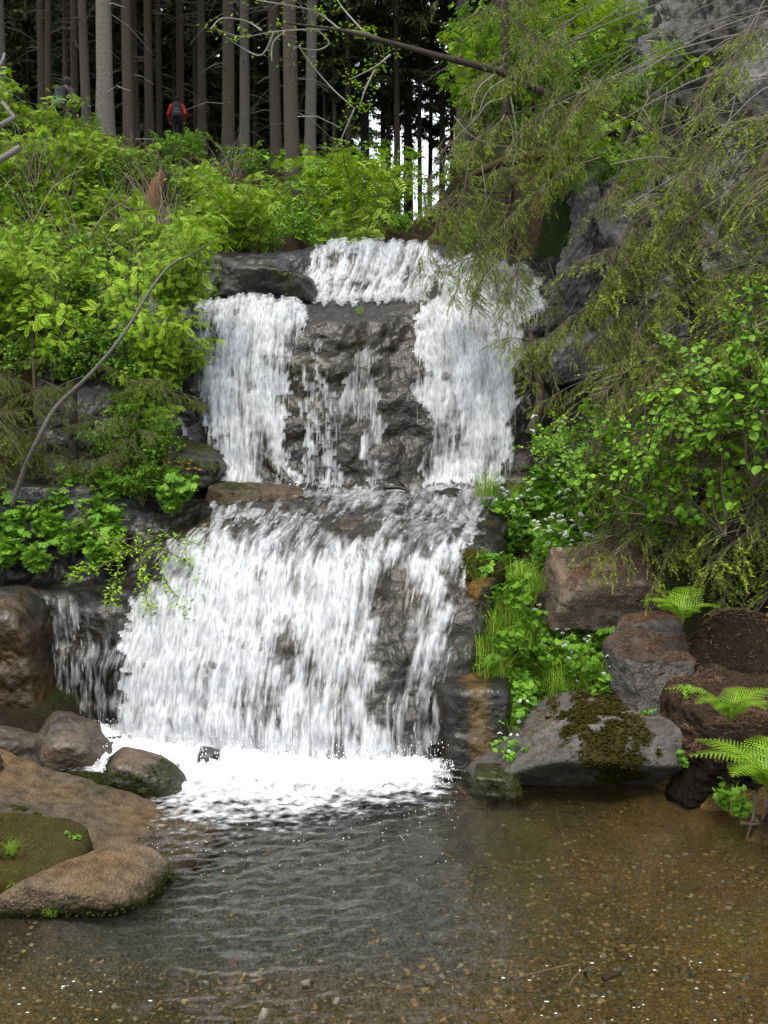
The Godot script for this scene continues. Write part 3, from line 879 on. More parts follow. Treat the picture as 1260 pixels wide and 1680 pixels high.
	# stones of the falls
	stone("overhanging_boulder", "dark flat boulder with mossy edge roofing the upper waterfall", at(430, 466, 10.95), [[1, 0.3, 0.1, 0.47], [-1, 0.3, 0.2, 0.44], [0.2, 1, 0.15, 0.17], [0, -1, 0, 0.20], [0.15, -0.4, 1, 0.24], [0, 0, -1, 0.6], [0.6, 0.6, 0.4, 0.34], [-0.5, 0.3, 0.8, 0.36], [0.6, -0.2, 0.8, 0.36]], "wet_rock",
		func(p: Vector3, off: float) -> Color:
			var f := noise_b.get_noise_3d(p.x * 1100.0, p.y * 1100.0, p.z * 1100.0)
			var q := Color(0.05, 0.046, 0.04)
			var m := noise_a.get_noise_3d(p.x * 130.0, p.y * 130.0, p.z * 130.0) + f * 0.4 - absf(p.x - 0.28) * 2.5
			return q.lerp(Color(0.08, 0.085, 0.012), smoothstep(-0.25, 0.1, m)) * (1.0 + 0.35 * f), 14, 10.0, 0.07, 40)
	stone("dark_rock", "dark angular rock jutting out beside the yellow flowers", at(318, 766, 9.75), [[1, -0.5, 0.1, 0.26], [-1, 0, 0, 0.3], [0.25, 1, 0.3, 0.16], [0, -1, 0, 0.2], [0.3, 0.0, 1, 0.2], [0, 0, -1, 0.3], [0.8, 0.6, 0, 0.24]], "wet_rock", rock_tint(Color(0.05, 0.045, 0.038), Color(0.10, 0.085, 0.065), 0.1, 15), 15, 14.0)
	stone("flat_slab", "flat tan slab lying dry at the foot of the upper waterfall", at(412, 812, 9.6), [[1, 0.1, 0, 0.46], [-1, 0.1, 0, 0.4], [0.08, 1, 0.2, 0.06], [0, -1, 0, 0.12], [0.25, 0.35, 1, 0.17], [0, 0, -1, 0.25], [0.7, 0.3, 0.7, 0.32], [-0.6, 0.2, 0.8, 0.3]], "dry_rock", rock_tint(Color(0.16, 0.12, 0.08), Color(0.24, 0.18, 0.12), 0.1, 16), 16, 9.0, 0.06, 36)
	stone("wet_stone", "brown wet stone parting the stream on the middle ledge", at(580, 874, 8.75), [[1, 0.2, 0, 0.16], [-1, 0.3, 0.2, 0.12], [0.1, 1, 0.3, 0.065], [0, -1, 0, 0.12], [-0.2, 0, 1, 0.11], [0, 0, -1, 0.2]], "wet_rock", rock_tint(Color(0.08, 0.055, 0.035), Color(0.13, 0.09, 0.05), 0.05, 17), 17, 14.0)
	# stones along the near shore
	stone("sloping_slab", "large sloping orange-brown slab running down into the pool", Vector3(-2.0, 0.0, -5.9), [[0.22, 0.95, 0.03, 0.13], [1, 0, 0.25, 0.94], [0.1, -0.3, 1, 0.66], [0.3, 0.2, -1, 0.66], [0, -1, 0, 0.5], [-1, 0, 0, 1.6], [0.75, 0.4, -0.6, 0.86]], "dry_rock",
		func(p: Vector3, off: float) -> Color:
			var f := noise_b.get_noise_3d(p.x * 1000.0, p.y * 1000.0, p.z * 1000.0)
			var k := noise_a.get_noise_3d(p.x * 60.0, p.y * 60.0, p.z * 60.0)
			var q := Color(0.24, 0.145, 0.065).lerp(Color(0.15, 0.118, 0.085), clampf(k * 2.0 + 0.35 + p.x * 0.5, 0, 1)) * (1.0 + 0.45 * f)
			var m := noise_a.get_noise_3d(p.x * 120.0 + 9.0, p.y * 120.0, p.z * 120.0) + f * 0.3 + smoothstep(-0.66, -0.82, p.z - 0.32 * p.x) * 0.9 - 0.35
			return q.lerp(Color(0.05, 0.065, 0.010), smoothstep(0.05, 0.3, m)), 18, 18.0, 0.06, 60)
	stone("flat_boulder", "rounded tan rock with mossy lower rim at the pool edge", at(150, 1452, 5.3), [[1, 0, 0.2, 0.31], [-1, 0, 0, 0.42], [0.18, 1, 0.16, 0.10], [0, -1, 0, 0.2], [0.05, 0.0, 1, 0.22], [0, 0, -1, 0.28], [0.1, -0.75, 0.65, 0.17], [0.6, 0.7, 0.2, 0.19], [-0.4, 0.8, -0.3, 0.15], [0.5, 0.3, 0.8, 0.25]], "dry_rock",
		func(p: Vector3, off: float) -> Color:
			var f := noise_b.get_noise_3d(p.x * 1200.0, p.y * 1200.0, p.z * 1200.0)
			var k := noise_a.get_noise_3d(p.x * 110.0, p.y * 110.0, p.z * 110.0)
			var q := Color(0.24, 0.185, 0.125).lerp(Color(0.22, 0.135, 0.065), clampf(k * 2.0 + 0.3, 0, 1)) * (1.0 + 0.35 * f)
			return q.lerp(Color(0.035, 0.042, 0.008), smoothstep(0.02, -0.05, p.y + 0.06 * f + 0.05 * k)), 19, 10.0, 0.03, 40)
	stone("moss_hump", "mossy green-brown hump on the back of the sloping slab", at(15, 1412, 5.5), block(0.42, 0.10, 0.3, 20), "moss", rock_tint(Color(0.10, 0.085, 0.03), Color(0.15, 0.14, 0.02), 0.2, 20), 20, 6.0, 0.04, 30)
	stone("round_stone", "tan-topped dark stone at the foot of the dripping shelf", on_level(103, 1236, 0.10) + Vector3(0, 0.02, -0.1), [[1, 0.3, 0.1, 0.24], [-1, 0.2, 0.1, 0.23], [0.25, 1, 0.25, 0.12], [0, -1, 0, 0.2], [0.2, -0.1, 1, 0.18], [0, 0, -1, 0.22], [0.7, 0.7, 0.2, 0.18], [-0.5, 0.8, 0.4, 0.15]], "wet_rock",
		rock_tint(Color(0.10, 0.078, 0.055), Color(0.20, 0.145, 0.095), 0.08, 21), 21, 7.0, 0.05)
	stone("round_stone", "dark stone with a tan back against the sloping slab", on_level(22, 1250, 0.08) + Vector3(-0.05, 0.05, -0.05), block(0.24, 0.13, 0.22, 22), "wet_rock", rock_tint(Color(0.04, 0.036, 0.03), Color(0.16, 0.12, 0.085), 0.08, 22), 22, 7.0, 0.05)
	stone("mossy_stone", "low green mossy stone between the tan-topped stones", on_level(92, 1248, 0.02), block(0.15, 0.08, 0.13, 23), "moss", rock_tint(Color(0.04, 0.045, 0.01), Color(0.07, 0.075, 0.012), 0.3, 23), 23)
	stone("mossy_stone", "long low mossy stone hugging the sloping slab's edge", on_level(150, 1290, 0.02), block(0.26, 0.06, 0.14, 24), "moss", rock_tint(Color(0.035, 0.038, 0.012), Color(0.06, 0.065, 0.012), 0.3, 24), 24)
	stone("foam_stone", "rounded mossy stone standing in the foam", on_level(226, 1288, 0.05), [[1, 0.3, 0.1, 0.27], [-1, 0.1, 0.2, 0.22], [0.35, 1, 0.15, 0.15], [0, -1, 0, 0.2], [0, 0.1, 1, 0.13], [0, 0, -1, 0.2], [0.7, 0.7, 0.1, 0.20], [-0.6, 0.7, 0.2, 0.21]], "wet_rock",
		func(p: Vector3, off: float) -> Color:
			var f := noise_b.get_noise_3d(p.x * 1100.0, p.y * 1100.0, p.z * 1100.0)
			var q := Color(0.035, 0.036, 0.018).lerp(Color(0.06, 0.065, 0.012), clampf(f + 0.5, 0, 1))
			return q.lerp(Color(0.18, 0.12, 0.075), smoothstep(0.10, 0.13, p.y + 0.05 * f - absf(p.x) * 0.3)), 25, 10.0, 0.03, 30)
	stone("wet_stone", "small dark stone half drowned behind the foam", on_level(182, 1228, 0.0), block(0.12, 0.06, 0.09, 26), "wet_rock", rock_tint(dark, Color(0.07, 0.07, 0.07), 0.0, 26), 26)
	stone("wet_stone", "small dark stone poking through the thickest foam", on_level(342, 1247, 0.05), block(0.08, 0.07, 0.07, 27), "wet_rock", rock_tint(dark, Color(0.10, 0.10, 0.10), 0.0, 27), 27)
	stone("shelf_rock", "brown-stained rock at the end of the dripping shelf", at(20, 1075, 8.1), [[1, 0.1, 0.2, 0.22], [-1, 0, 0, 0.6], [0.1, 1, 0.2, 0.42], [0, -1, 0, 0.6], [0.1, 0.0, 1, 0.2], [0, 0, -1, 0.4], [0.6, 0.6, 0.3, 0.32]], "wet_rock",
		rock_tint(Color(0.03, 0.027, 0.022), Color(0.13, 0.075, 0.025), 0.0, 28), 28, 10.0, 0.06, 34)

# the grey cliff
func build_cliff() -> void:
	var spec := [
		[[880, 940, 1040, 1160, 1300, 1500], [720, 730, 760, 800, 850, 900], [9.9, 9.7, 9.3, 9.0, 8.5, 8.2]],
		[[880, 940, 1040, 1160, 1300, 1500], [610, 610, 620, 640, 660, 680], [10.2, 10.1, 9.8, 9.3, 8.8, 8.4]],
		[[885, 950, 1040, 1160, 1300, 1500], [520, 510, 500, 500, 500, 500], [10.4, 10.3, 10.0, 9.5, 9.0, 8.5]],
		[[905, 960, 1040, 1160, 1300, 1500], [430, 410, 400, 390, 380, 380], [10.6, 10.2, 9.9, 9.7, 9.1, 8.6]],
		[[930, 970, 1040, 1160, 1300, 1500], [330, 310, 290, 270, 260, 260], [10.9, 10.3, 10.1, 9.9, 9.3, 8.8]],
		[[950, 990, 1050, 1160, 1300, 1500], [250, 230, 190, 150, 130, 120], [11.3, 10.8, 10.5, 10.1, 9.5, 9.0]],
		[[960, 1010, 1062, 1160, 1300, 1500], [160, 120, 60, 10, -20, -20], [12.4, 11.6, 10.8, 10.4, 9.8, 9.2]],
		[[960, 1020, 1070, 1160, 1300, 1500], [60, 0, -90, -160, -200, -200], [13.5, 12.5, 11.3, 10.8, 10.2, 9.6]],
		[[960, 1030, 1090, 1180, 1300, 1500], [0, -80, -250, -360, -400, -400], [15, 13.5, 12.2, 11.6, 11.0, 10.4]],
	]
	var net := []
	for sp in spec:
		var row := []
		for k in 6: row.push_back(at(sp[0][k], sp[1][k], sp[2][k]))
		net.push_back(row)
	var cells := FastNoiseLite.new()
	cells.seed = 17
	cells.noise_type = FastNoiseLite.TYPE_CELLULAR
	cells.frequency = 0.02
	cells.cellular_return_type = FastNoiseLite.RETURN_CELL_VALUE
	var g := loft(net, 48, 30)
	var n := grid_normals(g)
	for k in g.size():
		var row: PackedVector3Array = g[k]
		for c in row.size():
			var p := row[c]
			var steps := noise_a.get_noise_3d(p.x * 60.0 + p.y * 25.0, p.y * 60.0 - p.x * 20.0, p.z * 60.0)
			var crack := absf(noise_a.get_noise_3d(p.x * 45.0 - p.y * 35.0 + 70.0, p.y * 70.0, p.z * 45.0))
			row[c] = p + n[k][c] * (0.26 * cells.get_noise_3d(p.x * 60.0 + p.y * 25.0, p.y * 48.0 - p.x * 20.0, p.z * 60.0) + 0.06 * cells.get_noise_3d(p.x * 170.0, p.y * 120.0 - p.x * 50.0, p.z * 170.0) + 0.10 * roundf(steps * 5.0) / 5.0 + 0.08 * steps - 0.10 * smoothstep(0.06, 0.0, crack) + 0.03 * noise_b.get_noise_3d(p.x * 260.0, p.y * 320.0, p.z * 260.0))
		g[k] = row
	var o := structure("cliff", "tall grey fissured rock face behind the spruces", "cliff")
	part(o, "rock_face", grid_mesh(g, func(p: Vector3) -> Color:
		var k := noise_a.get_noise_3d(p.x * 50.0, p.y * 40.0, p.z * 50.0)
		var f := noise_b.get_noise_3d(p.x * 1100.0, p.y * 1100.0, p.z * 1100.0)
		var c := Color(0.17, 0.165, 0.155).lerp(Color(0.31, 0.30, 0.285), clampf(k * 2.0 + 0.4, 0, 1))
		c = c.lerp(Color(0.09, 0.088, 0.06), smoothstep(0.22, 0.5, noise_a.get_noise_3d(p.x * 40.0 + 200.0, p.y * 40.0, p.z * 40.0) + 0.15 * f) * 0.8)
		return c * (1.0 + 0.2 * f)), mat.cliff_rock)

# pebbles of the stream bed
func build_pebbles() -> void:
	var bed := structure("stream_bed", "brown and ochre pebbles lying on the pool bottom", "pebbles")
	var shapes := []
	for k in 4:
		shapes.push_back(stone_mesh([[1, 0.2, 0, 1.0], [-1, 0.1, 0.2, 0.9], [0, 1, 0.1, 0.5], [0, -1, 0, 0.5], [0.2, 0.1, 1, 0.75], [0.1, 0, -1, 0.8], [0.6, 0.5, 0.5, 0.8], [-0.6, 0.6, -0.3, 0.8]], 5.0, 0.0, 4, k * 5.0, func(_p: Vector3, _o: float) -> Color: return Color.WHITE))
	var tones := [Color(0.34, 0.19, 0.045), Color(0.16, 0.10, 0.045), Color(0.11, 0.08, 0.05), Color(0.38, 0.25, 0.08), Color(0.20, 0.09, 0.025), Color(0.08, 0.055, 0.03), Color(0.36, 0.30, 0.19), Color(0.11, 0.10, 0.085)]
	var mats := []
	for t in tones:
		var m: StandardMaterial3D = mat.pebble.duplicate()
		m.vertex_color_use_as_albedo = false
		m.albedo_color = (t * 0.85).linear_to_srgb()
		mats.push_back(m)
	var made := 0
	while made < 300:
		var px := Vector2(r(380, 1260), r(1420, 1676))
		if px.x < 760.0 and px.y < 1540.0: continue
		var p := on_level(px.x, px.y, -0.15)
		p.y = ground_height(p.x, p.z)
		if p.y > -0.01: continue
		var q := r(0.008, 0.02)
		part(bed, "pebble", shapes[made % 4], mats[rng.randi() % mats.size()], Transform3D(Basis(Vector3.UP, r(0, TAU)).scaled(Vector3(q, q * r(0.6, 0.95), q)), p + Vector3(0, q * 0.2, 0)))
		made += 1
	var places := []
	var tints := PackedColorArray()
	for k in 24000:
		var p := Vector3(r(-2.4, 3.4), 0, -r(3.4, 7.0))
		var px := pixel_of(p)
		if px.x < -20.0 or px.x > 1290.0: continue
		var wish := 1.0 if px.y > 1380.0 else 0.25
		if px.x < 720.0 and px.y < 1560.0: wish = 0.12
		if px.x < 60.0 and px.y > 1530.0: wish = 1.0
		if rng.randf() > wish: continue
		p.y = ground_height(p.x, p.z)
		if p.y > 0.05: continue
		var q := 0.003 + 0.010 * pow(rng.randf(), 2.0)
		places.push_back(Transform3D(Basis(Vector3.UP, r(0, TAU)).scaled(Vector3(q, q * 0.7, q * r(0.7, 1.2))), p + Vector3(0, q * 0.15, 0)))
		tints.push_back(tones[rng.randi() % tones.size()] * r(0.5, 1.2))
	scatter(bed, "gravel", shapes[0], mat.pebble, places, tints)

# ---------------------------------------------------------------- leaves and plants
func leaflet(length: float, width: float, fold := 0.25) -> PackedVector3Array:
	# lies along +z, folded along its midrib
	var t := Vector3(0, -0.12 * length, length)
	var m := Vector3(0, 0, length * 0.45)
	var a := Vector3(width, width * fold, length * 0.42)
	var b := Vector3(-width, width * fold, length * 0.42)
	return PackedVector3Array([Vector3.ZERO, a, m, m, a, t, Vector3.ZERO, m, b, m, t, b])

func round_leaf(length: float) -> PackedVector3Array:
	var rim := [Vector3(0, 0, 0), Vector3(0.34, 0.05, 0.12), Vector3(0.50, 0.04, 0.45), Vector3(0.36, 0.0, 0.78), Vector3(0, -0.12, 1.05), Vector3(-0.36, 0.0, 0.78), Vector3(-0.50, 0.04, 0.45), Vector3(-0.34, 0.05, 0.12)]
	var mid := Vector3(0, -0.06, 0.5)
	var out := PackedVector3Array()
	for k in 8:
		out.push_back(mid * length)
		out.push_back(rim[k] * length)
		out.push_back(rim[(k + 1) % 8] * length)
	return out

func pinnate_leaf(length: float, pairs: int) -> PackedVector3Array:
	var out := PackedVector3Array()
	var one := leaflet(length * 0.36, length * 0.065)
	for k in pairs:
		var t := 0.22 + 0.70 * k / (pairs - 1)
		var sc := 1.0 - 0.35 * absf(t - 0.55)
		for side in [-1.0, 1.0]:
			out.append_array(Transform3D(Basis(Vector3.UP, side * 1.05).scaled(Vector3.ONE * sc), Vector3(0, -0.22 * t * t * length, t * length)) * one)
	out.append_array(Transform3D(Basis(), Vector3(0, -0.2 * length, length * 0.95)) * one)
	return out

func lobed_leaf(length: float) -> PackedVector3Array:
	var out := PackedVector3Array()
	for q in [[-1.3, 0.62, 0.10], [-0.62, 0.85, 0.12], [0.0, 1.0, 0.14], [0.62, 0.85, 0.12], [1.3, 0.62, 0.10]]:
		var l: float = q[1] * length
		var w: float = q[2] * length
		var xf := Transform3D(Basis(Vector3.UP, q[0]), Vector3.ZERO)
		out.append_array(xf * PackedVector3Array([Vector3.ZERO, Vector3(w, 0.02 * l, l * 0.55), Vector3(0, -0.05 * l, l), Vector3.ZERO, Vector3(0, -0.05 * l, l), Vector3(-w, 0.02 * l, l * 0.55),
			Vector3(w, 0.02 * l, l * 0.55), Vector3(w * 1.5, -0.05 * l, l * 0.86), Vector3(0, 0, l * 0.7), Vector3(-w, 0.02 * l, l * 0.55), Vector3(0, 0, l * 0.7), Vector3(-w * 1.5, -0.05 * l, l * 0.86)]))
	return out

func facing(dir: Vector3, roll := 0.0) -> Basis:
	# +z along dir, y as near up as can be
	var z := dir.normalized()
	var x := Vector3.UP.cross(z)
	if x.length() < 0.05: x = Vector3.RIGHT
	x = x.normalized()
	return Basis(x, z.cross(x), z).rotated(z, roll)

func green(kind: String) -> Color:
	var t := rng.randf()
	match kind:
		"rowan": return Color(0.17, 0.32, 0.012).lerp(Color(0.30, 0.43, 0.02), t)
		"mid": return Color(0.09, 0.22, 0.012).lerp(Color(0.18, 0.33, 0.018), t)
		"hazel": return Color(0.13, 0.30, 0.014).lerp(Color(0.20, 0.38, 0.025), t)
		"herb": return Color(0.08, 0.21, 0.018).lerp(Color(0.20, 0.38, 0.03), t)
		"grass": return Color(0.13, 0.27, 0.016).lerp(Color(0.25, 0.38, 0.03), t)
	return Color(0.1, 0.2, 0.02)

# an upright many-stemmed shrub; returns [stems, foliage]
func shrub_shapes(height: float, spread: float, stems: int, leaves_each: int, leaf_kind: String, seed_no: int) -> Array:
	rng.seed = seed_no
	var wood := Shape.new()
	var foli := Shape.new()
	var shade := r(0.70, 1.28)
	var kinds := []
	match leaf_kind:
		"rowan": kinds = [pinnate_leaf(0.12, 5), pinnate_leaf(0.10, 5), pinnate_leaf(0.14, 6)]
		"mid": kinds = [leaflet(0.055, 0.016), leaflet(0.045, 0.014), leaflet(0.065, 0.018)]
		"hazel": kinds = [round_leaf(0.055), round_leaf(0.065), round_leaf(0.045)]
	for k in stems:
		var yaw := TAU * k / stems + r(-0.5, 0.5)
		var lean := r(0.15, 1.0) * spread
		var h := height * r(0.65, 1.05)
		var pts := []
		for j in 6:
			var t := j / 5.0
			pts.push_back(Vector3(cos(yaw) * lean * t * (0.6 + 0.4 * t), h * t * (1.0 - 0.12 * t * spread), sin(yaw) * lean * t * (0.6 + 0.4 * t)) + Vector3(r(-1, 1), 0, r(-1, 1)) * 0.03 * height * (1.0 if j else 0.0))
		pts = spline(pts, 2)
		limb(wood, pts, 0.009 * height + 0.003, 0.002, 4, Color(0.07, 0.055, 0.035) * r(0.8, 1.6))
		var twigs := []
		for q in 5:
			var t := r(0.25, 0.95)
			var p0: Vector3 = pts[int(t * (pts.size() - 1))]
			var y2 := yaw + r(-2.2, 2.2)
			var dir := Vector3(cos(y2), r(0.1, 0.8), sin(y2)).normalized() * height * r(0.14, 0.34)
			var tw := [p0, p0 + dir * 0.5 + Vector3(0, 0.01, 0), p0 + dir + Vector3(0, -0.03 * height, 0)]
			limb(wood, tw, 0.004, 0.0012, 3, Color(0.07, 0.055, 0.035) * r(0.8, 1.5))
			twigs.push_back(tw)
		for q in leaves_each:
			var p: Vector3
			if rng.randf() < 0.4:
				var t := 1.0 - 0.75 * pow(rng.randf(), 1.3)
				p = pts[int(t * (pts.size() - 1))]
			else:
				var tw: Array = twigs[rng.randi() % twigs.size()]
				p = tw[0].lerp(tw[2], r(0.3, 1.0))
			var y2 := r(0, TAU)
			var d := Vector3(cos(y2), r(-1.0, 0.55), sin(y2))
			var jit := 0.03 if leaf_kind != "rowan" else 0.015
			foli.soup(kinds[rng.randi() % kinds.size()], Transform3D(facing(d, r(-0.9, 0.9)).scaled(Vector3.ONE * r(0.75, 1.2)), p + Vector3(r(-jit, jit), r(-jit, jit), r(-jit, jit))), green(leaf_kind) * shade)
	return [wood.mesh(), foli.mesh()]

func grass_shapes(height: float, blades: int, seed_no: int) -> ArrayMesh:
	rng.seed = seed_no
	var s := Shape.new()
	for k in blades:
		var yaw := r(0, TAU)
		var h := height * r(0.55, 1.1)
		var lean := h * r(0.25, 1.0)
		var dir := Vector3(cos(yaw), 0, sin(yaw))
		var side := Vector3(-sin(yaw), 0, cos(yaw)) * r(0.002, 0.0045)
		var base := Vector3(r(-1, 1), 0, r(-1, 1)) * 0.28 * height
		var col := green("grass")
		if rng.randf() < 0.06: col = Color(0.30, 0.24, 0.11)
		var prev := base
		for j in range(1, 5):
			var t := j / 4.0
			var p := base + dir * lean * t * t + Vector3(0, h * (t - 0.38 * t * t * (lean / h)), 0)
			var w0 := 1.0 - (j - 1) / 4.0 * 0.8
			var w1 := 1.0 - t * 0.95
			s.quad(prev - side * w0, prev + side * w0, p + side * w1, p - side * w1, col)
			prev = p
	return s.mesh()

# leafy herbs; returns [stalks, leaves, flowers]
func herb_shapes(height: float, stalks: int, seed_no: int, umbels: int, flower := Color(0.85, 0.86, 0.82)) -> Array:
	rng.seed = seed_no
	var st := Shape.new()
	var lv := Shape.new()
	var heads := []
	var kinds := [lobed_leaf(0.06), lobed_leaf(0.05), lobed_leaf(0.075)]
	for k in stalks:
		var yaw := r(0, TAU)
		var h := height * r(0.4, 1.0)
		var top := Vector3(cos(yaw), 0, sin(yaw)) * h * r(0.1, 0.7) + Vector3(0, h, 0)
		var mid := top * 0.5 + Vector3(0, h * 0.12, 0)
		var pts := [Vector3.ZERO, mid, top]
		limb(st, spline(pts, 3), 0.0035, 0.0016, 3, Color(0.09, 0.18, 0.03))
		for q in 7:
			var t := r(0.3, 1.0)
			var p: Vector3 = mid.lerp(top, (t - 0.4) / 0.6) + Vector3(r(-0.04, 0.04), r(-0.03, 0.03), r(-0.04, 0.04))
			var y2 := r(0, TAU)
			foli_leaf(lv, kinds[rng.randi() % 3], p, y2, r(-1.1, 0.3))
		if k < umbels:
			var crown := top + Vector3(0, 0.06, 0)
			limb(st, [top, crown], 0.0018, 0.0012, 3, Color(0.10, 0.20, 0.04))
			var fl := Shape.new()
			var tip := Basis(Vector3(r(-1, 1), 0.01, r(-1, 1)).normalized(), r(0.0, 0.7))
			var big := r(0.6, 1.0)
			for q in 26:
				var a := r(0, TAU)
				var rr := 0.030 * sqrt(rng.randf())
				var c := crown + tip * Vector3(cos(a) * rr, 0.016 - rr * rr * 18.0 + r(-0.005, 0.005), sin(a) * rr) * big
				var e := r(0.004, 0.007)
				fl.quad(c + Vector3(e, 0, 0), c + Vector3(0, e * 0.6, e), c + Vector3(-e, 0, 0), c + Vector3(0, e * 0.6, -e), flower * r(0.85, 1.05))
				fl.tri(c + Vector3(e, 0, 0), c + Vector3(-e, 0, 0), c + Vector3(0, e * 1.3, 0), flower)
			heads.push_back(["flower_head", fl.mesh(), "petal"])
	return [st.mesh(), lv.mesh(), heads]

func foli_leaf(s: Shape, verts: PackedVector3Array, p: Vector3, yaw: float, lift: float) -> void:
	s.soup(verts, Transform3D(facing(Vector3(cos(yaw), lift, sin(yaw)), r(-0.8, 0.8)).scaled(Vector3.ONE * r(0.7, 1.25)), p), green("herb"))

# one fern frond along +z, rising and arching over
func frond_mesh(length: float, seed_no: int) -> ArrayMesh:
	rng.seed = seed_no
	var s := Shape.new()
	var pts := []
	for k in 12:
		var t := k / 11.0
		pts.push_back(Vector3(0, length * (1.05 * t - 0.66 * t * t), length * (0.22 * t + 0.50 * t * t)))
	limb(s, pts, 0.0035, 0.001, 3, Color(0.11, 0.16, 0.03))
	var n := 22
	for k in n:
		var t := 0.16 + 0.82 * k / (n - 1)
		var f := t * 11.0
		var p: Vector3 = pts[int(f)].lerp(pts[mini(int(f) + 1, 11)], f - int(f))
		var along: Vector3 = (pts[mini(int(f) + 1, 11)] - pts[int(f) if f < 11 else 10]).normalized()
		var w := length * 0.24 * pow(sin(PI * clampf(0.18 + t * 0.82, 0, 1)), 0.7) * r(0.9, 1.1)
		for side in [-1.0, 1.0]:
			var dir: Vector3 = (Vector3(side, 0, 0) + along * 0.45 + Vector3(0, -0.1, 0)).normalized()
			var col := Color(0.13, 0.26, 0.012).lerp(Color(0.22, 0.38, 0.02), rng.randf())
			var m := 7
			for j in m:      # pinnules
				var a := float(j) / m
				var q: Vector3 = p + dir * w * a
				var l := length * 0.020 * (1.0 - a * 0.75)
				var thick: Vector3 = dir * w / m * 0.85
				s.tri(q, q + thick, q + thick * 0.7 + along * l, col)
				s.tri(q, q + thick * 0.7 - along * l, q + thick, col)
	return s.mesh()

# a spruce bough along +z, sagging, with hanging twigs; needles olive, fresh tips yellow-green
func bough_mesh(length: float, green_share: float, seed_no: int, fresh_share := 0.6, tone := 1.0) -> ArrayMesh:
	rng.seed = seed_no
	var s := Shape.new()
	var bark := Color(0.085, 0.068, 0.05) * tone
	var pts := []
	var bow := r(-0.1, 0.1)
	for k in 7:
		var t := k / 6.0
		pts.push_back(Vector3(bow * length * sin(t * 3.0), -0.26 * length * t * t + 0.05 * length * t, length * t))
	limb(s, pts, 0.010 * length, 0.002, 4, bark)
	var n := int(20 * length) + 8
	for k in n:
		var t := 0.12 + 0.88 * rng.randf()
		var f := t * 6.0
		var p: Vector3 = pts[int(f)].lerp(pts[mini(int(f) + 1, 6)], f - int(f))
		var side := -1.0 if k % 2 == 0 else 1.0
		var l := length * r(0.16, 0.42) * (1.1 - 0.6 * t)
		var dir := Vector3(side * r(0.5, 1.0), r(-0.6, 0.0), r(0.2, 0.9)).normalized()
		var tw := [p, p + dir * l * 0.5 + Vector3(0, -0.04 * l, 0), p + dir * l + Vector3(0, -0.28 * l, 0)]
		limb(s, tw, 0.0022, 0.0009, 3, bark * r(0.9, 1.9))
		for q in 6:
			var u := r(0.15, 1.0)
			var p2: Vector3 = tw[0].lerp(tw[1], u * 2.0) if u < 0.5 else tw[1].lerp(tw[2], u * 2.0 - 1.0)
			var d2 := (dir + Vector3(r(-0.8, 0.8), r(-1.1, 0.1), r(-0.8, 0.8))).normalized()
			var l2 := l * r(0.25, 0.55)
			var end := p2 + d2 * l2 + Vector3(0, -0.25 * l2, 0)
			limb(s, [p2, end], 0.0010, 0.0006, 3, bark * r(0.8, 2.0))
			if rng.randf() > green_share: continue
			var fresh := rng.randf() < fresh_share
			var nn := int(l2 * 240.0) + 7
			for e in nn:
				var a := rng.randf()
				var c := p2.lerp(end, a)
				var y := r(0, TAU)
				var nd := (d2 * 0.8 + Vector3(cos(y), r(-0.3, 0.6), sin(y))).normalized() * r(0.010, 0.020)
				var wv := nd.cross(Vector3(r(-1, 1), r(-1, 1), r(-1, 1))).normalized() * 0.0030
				var col := Color(0.085, 0.125, 0.015).lerp(Color(0.17, 0.22, 0.025), rng.randf()) * tone
				if fresh and a > 0.45: col = Color(0.23, 0.33, 0.015).lerp(Color(0.34, 0.42, 0.03), rng.randf())
				s.tri(c - wv, c + wv, c + nd, col)
	return s.mesh()

# a coarser bough for the crowns of the forest
func crown_bough(length: float, seed_no: int) -> ArrayMesh:
	rng.seed = seed_no
	var s := Shape.new()
	var pts := []
	for k in 5:
		var t := k / 4.0
		pts.push_back(Vector3(0, -0.35 * length * t * t, length * t))
	limb(s, pts, 0.03, 0.006, 3, Color(0.05, 0.04, 0.03))
	for k in 120:
		var t := sqrt(rng.randf())
		var f := t * 4.0
		var p: Vector3 = pts[int(minf(f, 3.99))].lerp(pts[mini(int(f) + 1, 4)], f - int(f))
		var side := r(-1, 1)
		var dir := Vector3(side, r(-0.9, 0.1), r(0.0, 0.7)).normalized() * length * r(0.10, 0.30)
		var wv := dir.cross(Vector3(r(-1, 1), r(-1, 1), r(-1, 1))).normalized() * length * 0.022
		var col := Color(0.035, 0.05, 0.016).lerp(Color(0.075, 0.095, 0.025), rng.randf())
		p.x += side * length * 0.12 * t
		s.tri(p - wv, p + wv, p + dir, col)
		s.tri(p + dir * 0.3 - wv.rotated(dir.normalized(), 1.3), p + dir * 0.3 + wv.rotated(dir.normalized(), 1.3), p + dir * 1.15, col)
	return s.mesh()

# ---------------------------------------------------------------- forest
func crown_mesh(start: float, top: float, reach: float, seed_no: int, boughs: Array) -> ArrayMesh:
	rng.seed = seed_no
	var s := Shape.new()
	var arr := []
	for b in boughs: arr.push_back([b.surface_get_arrays(0)[Mesh.ARRAY_VERTEX], b.surface_get_arrays(0)[Mesh.ARRAY_COLOR]])
	var count := 46
	for k in count:
		var t := pow((k + rng.randf()) / count, 0.85)
		var y := lerpf(start, top, t)
		var yaw := k * 2.4 + r(-0.4, 0.4)
		var l := reach * (1.0 - t * 0.85) * r(0.7, 1.1)
		if k < 6: l *= 0.7
		var pick: Array = arr[rng.randi() % arr.size()]
		s.v.append_array(Transform3D(Basis(Vector3.UP, yaw).scaled(Vector3(l, l, l) / 2.0), Vector3(0, y, 0)) * pick[0])
		s.c.append_array(pick[1])
	return s.mesh()

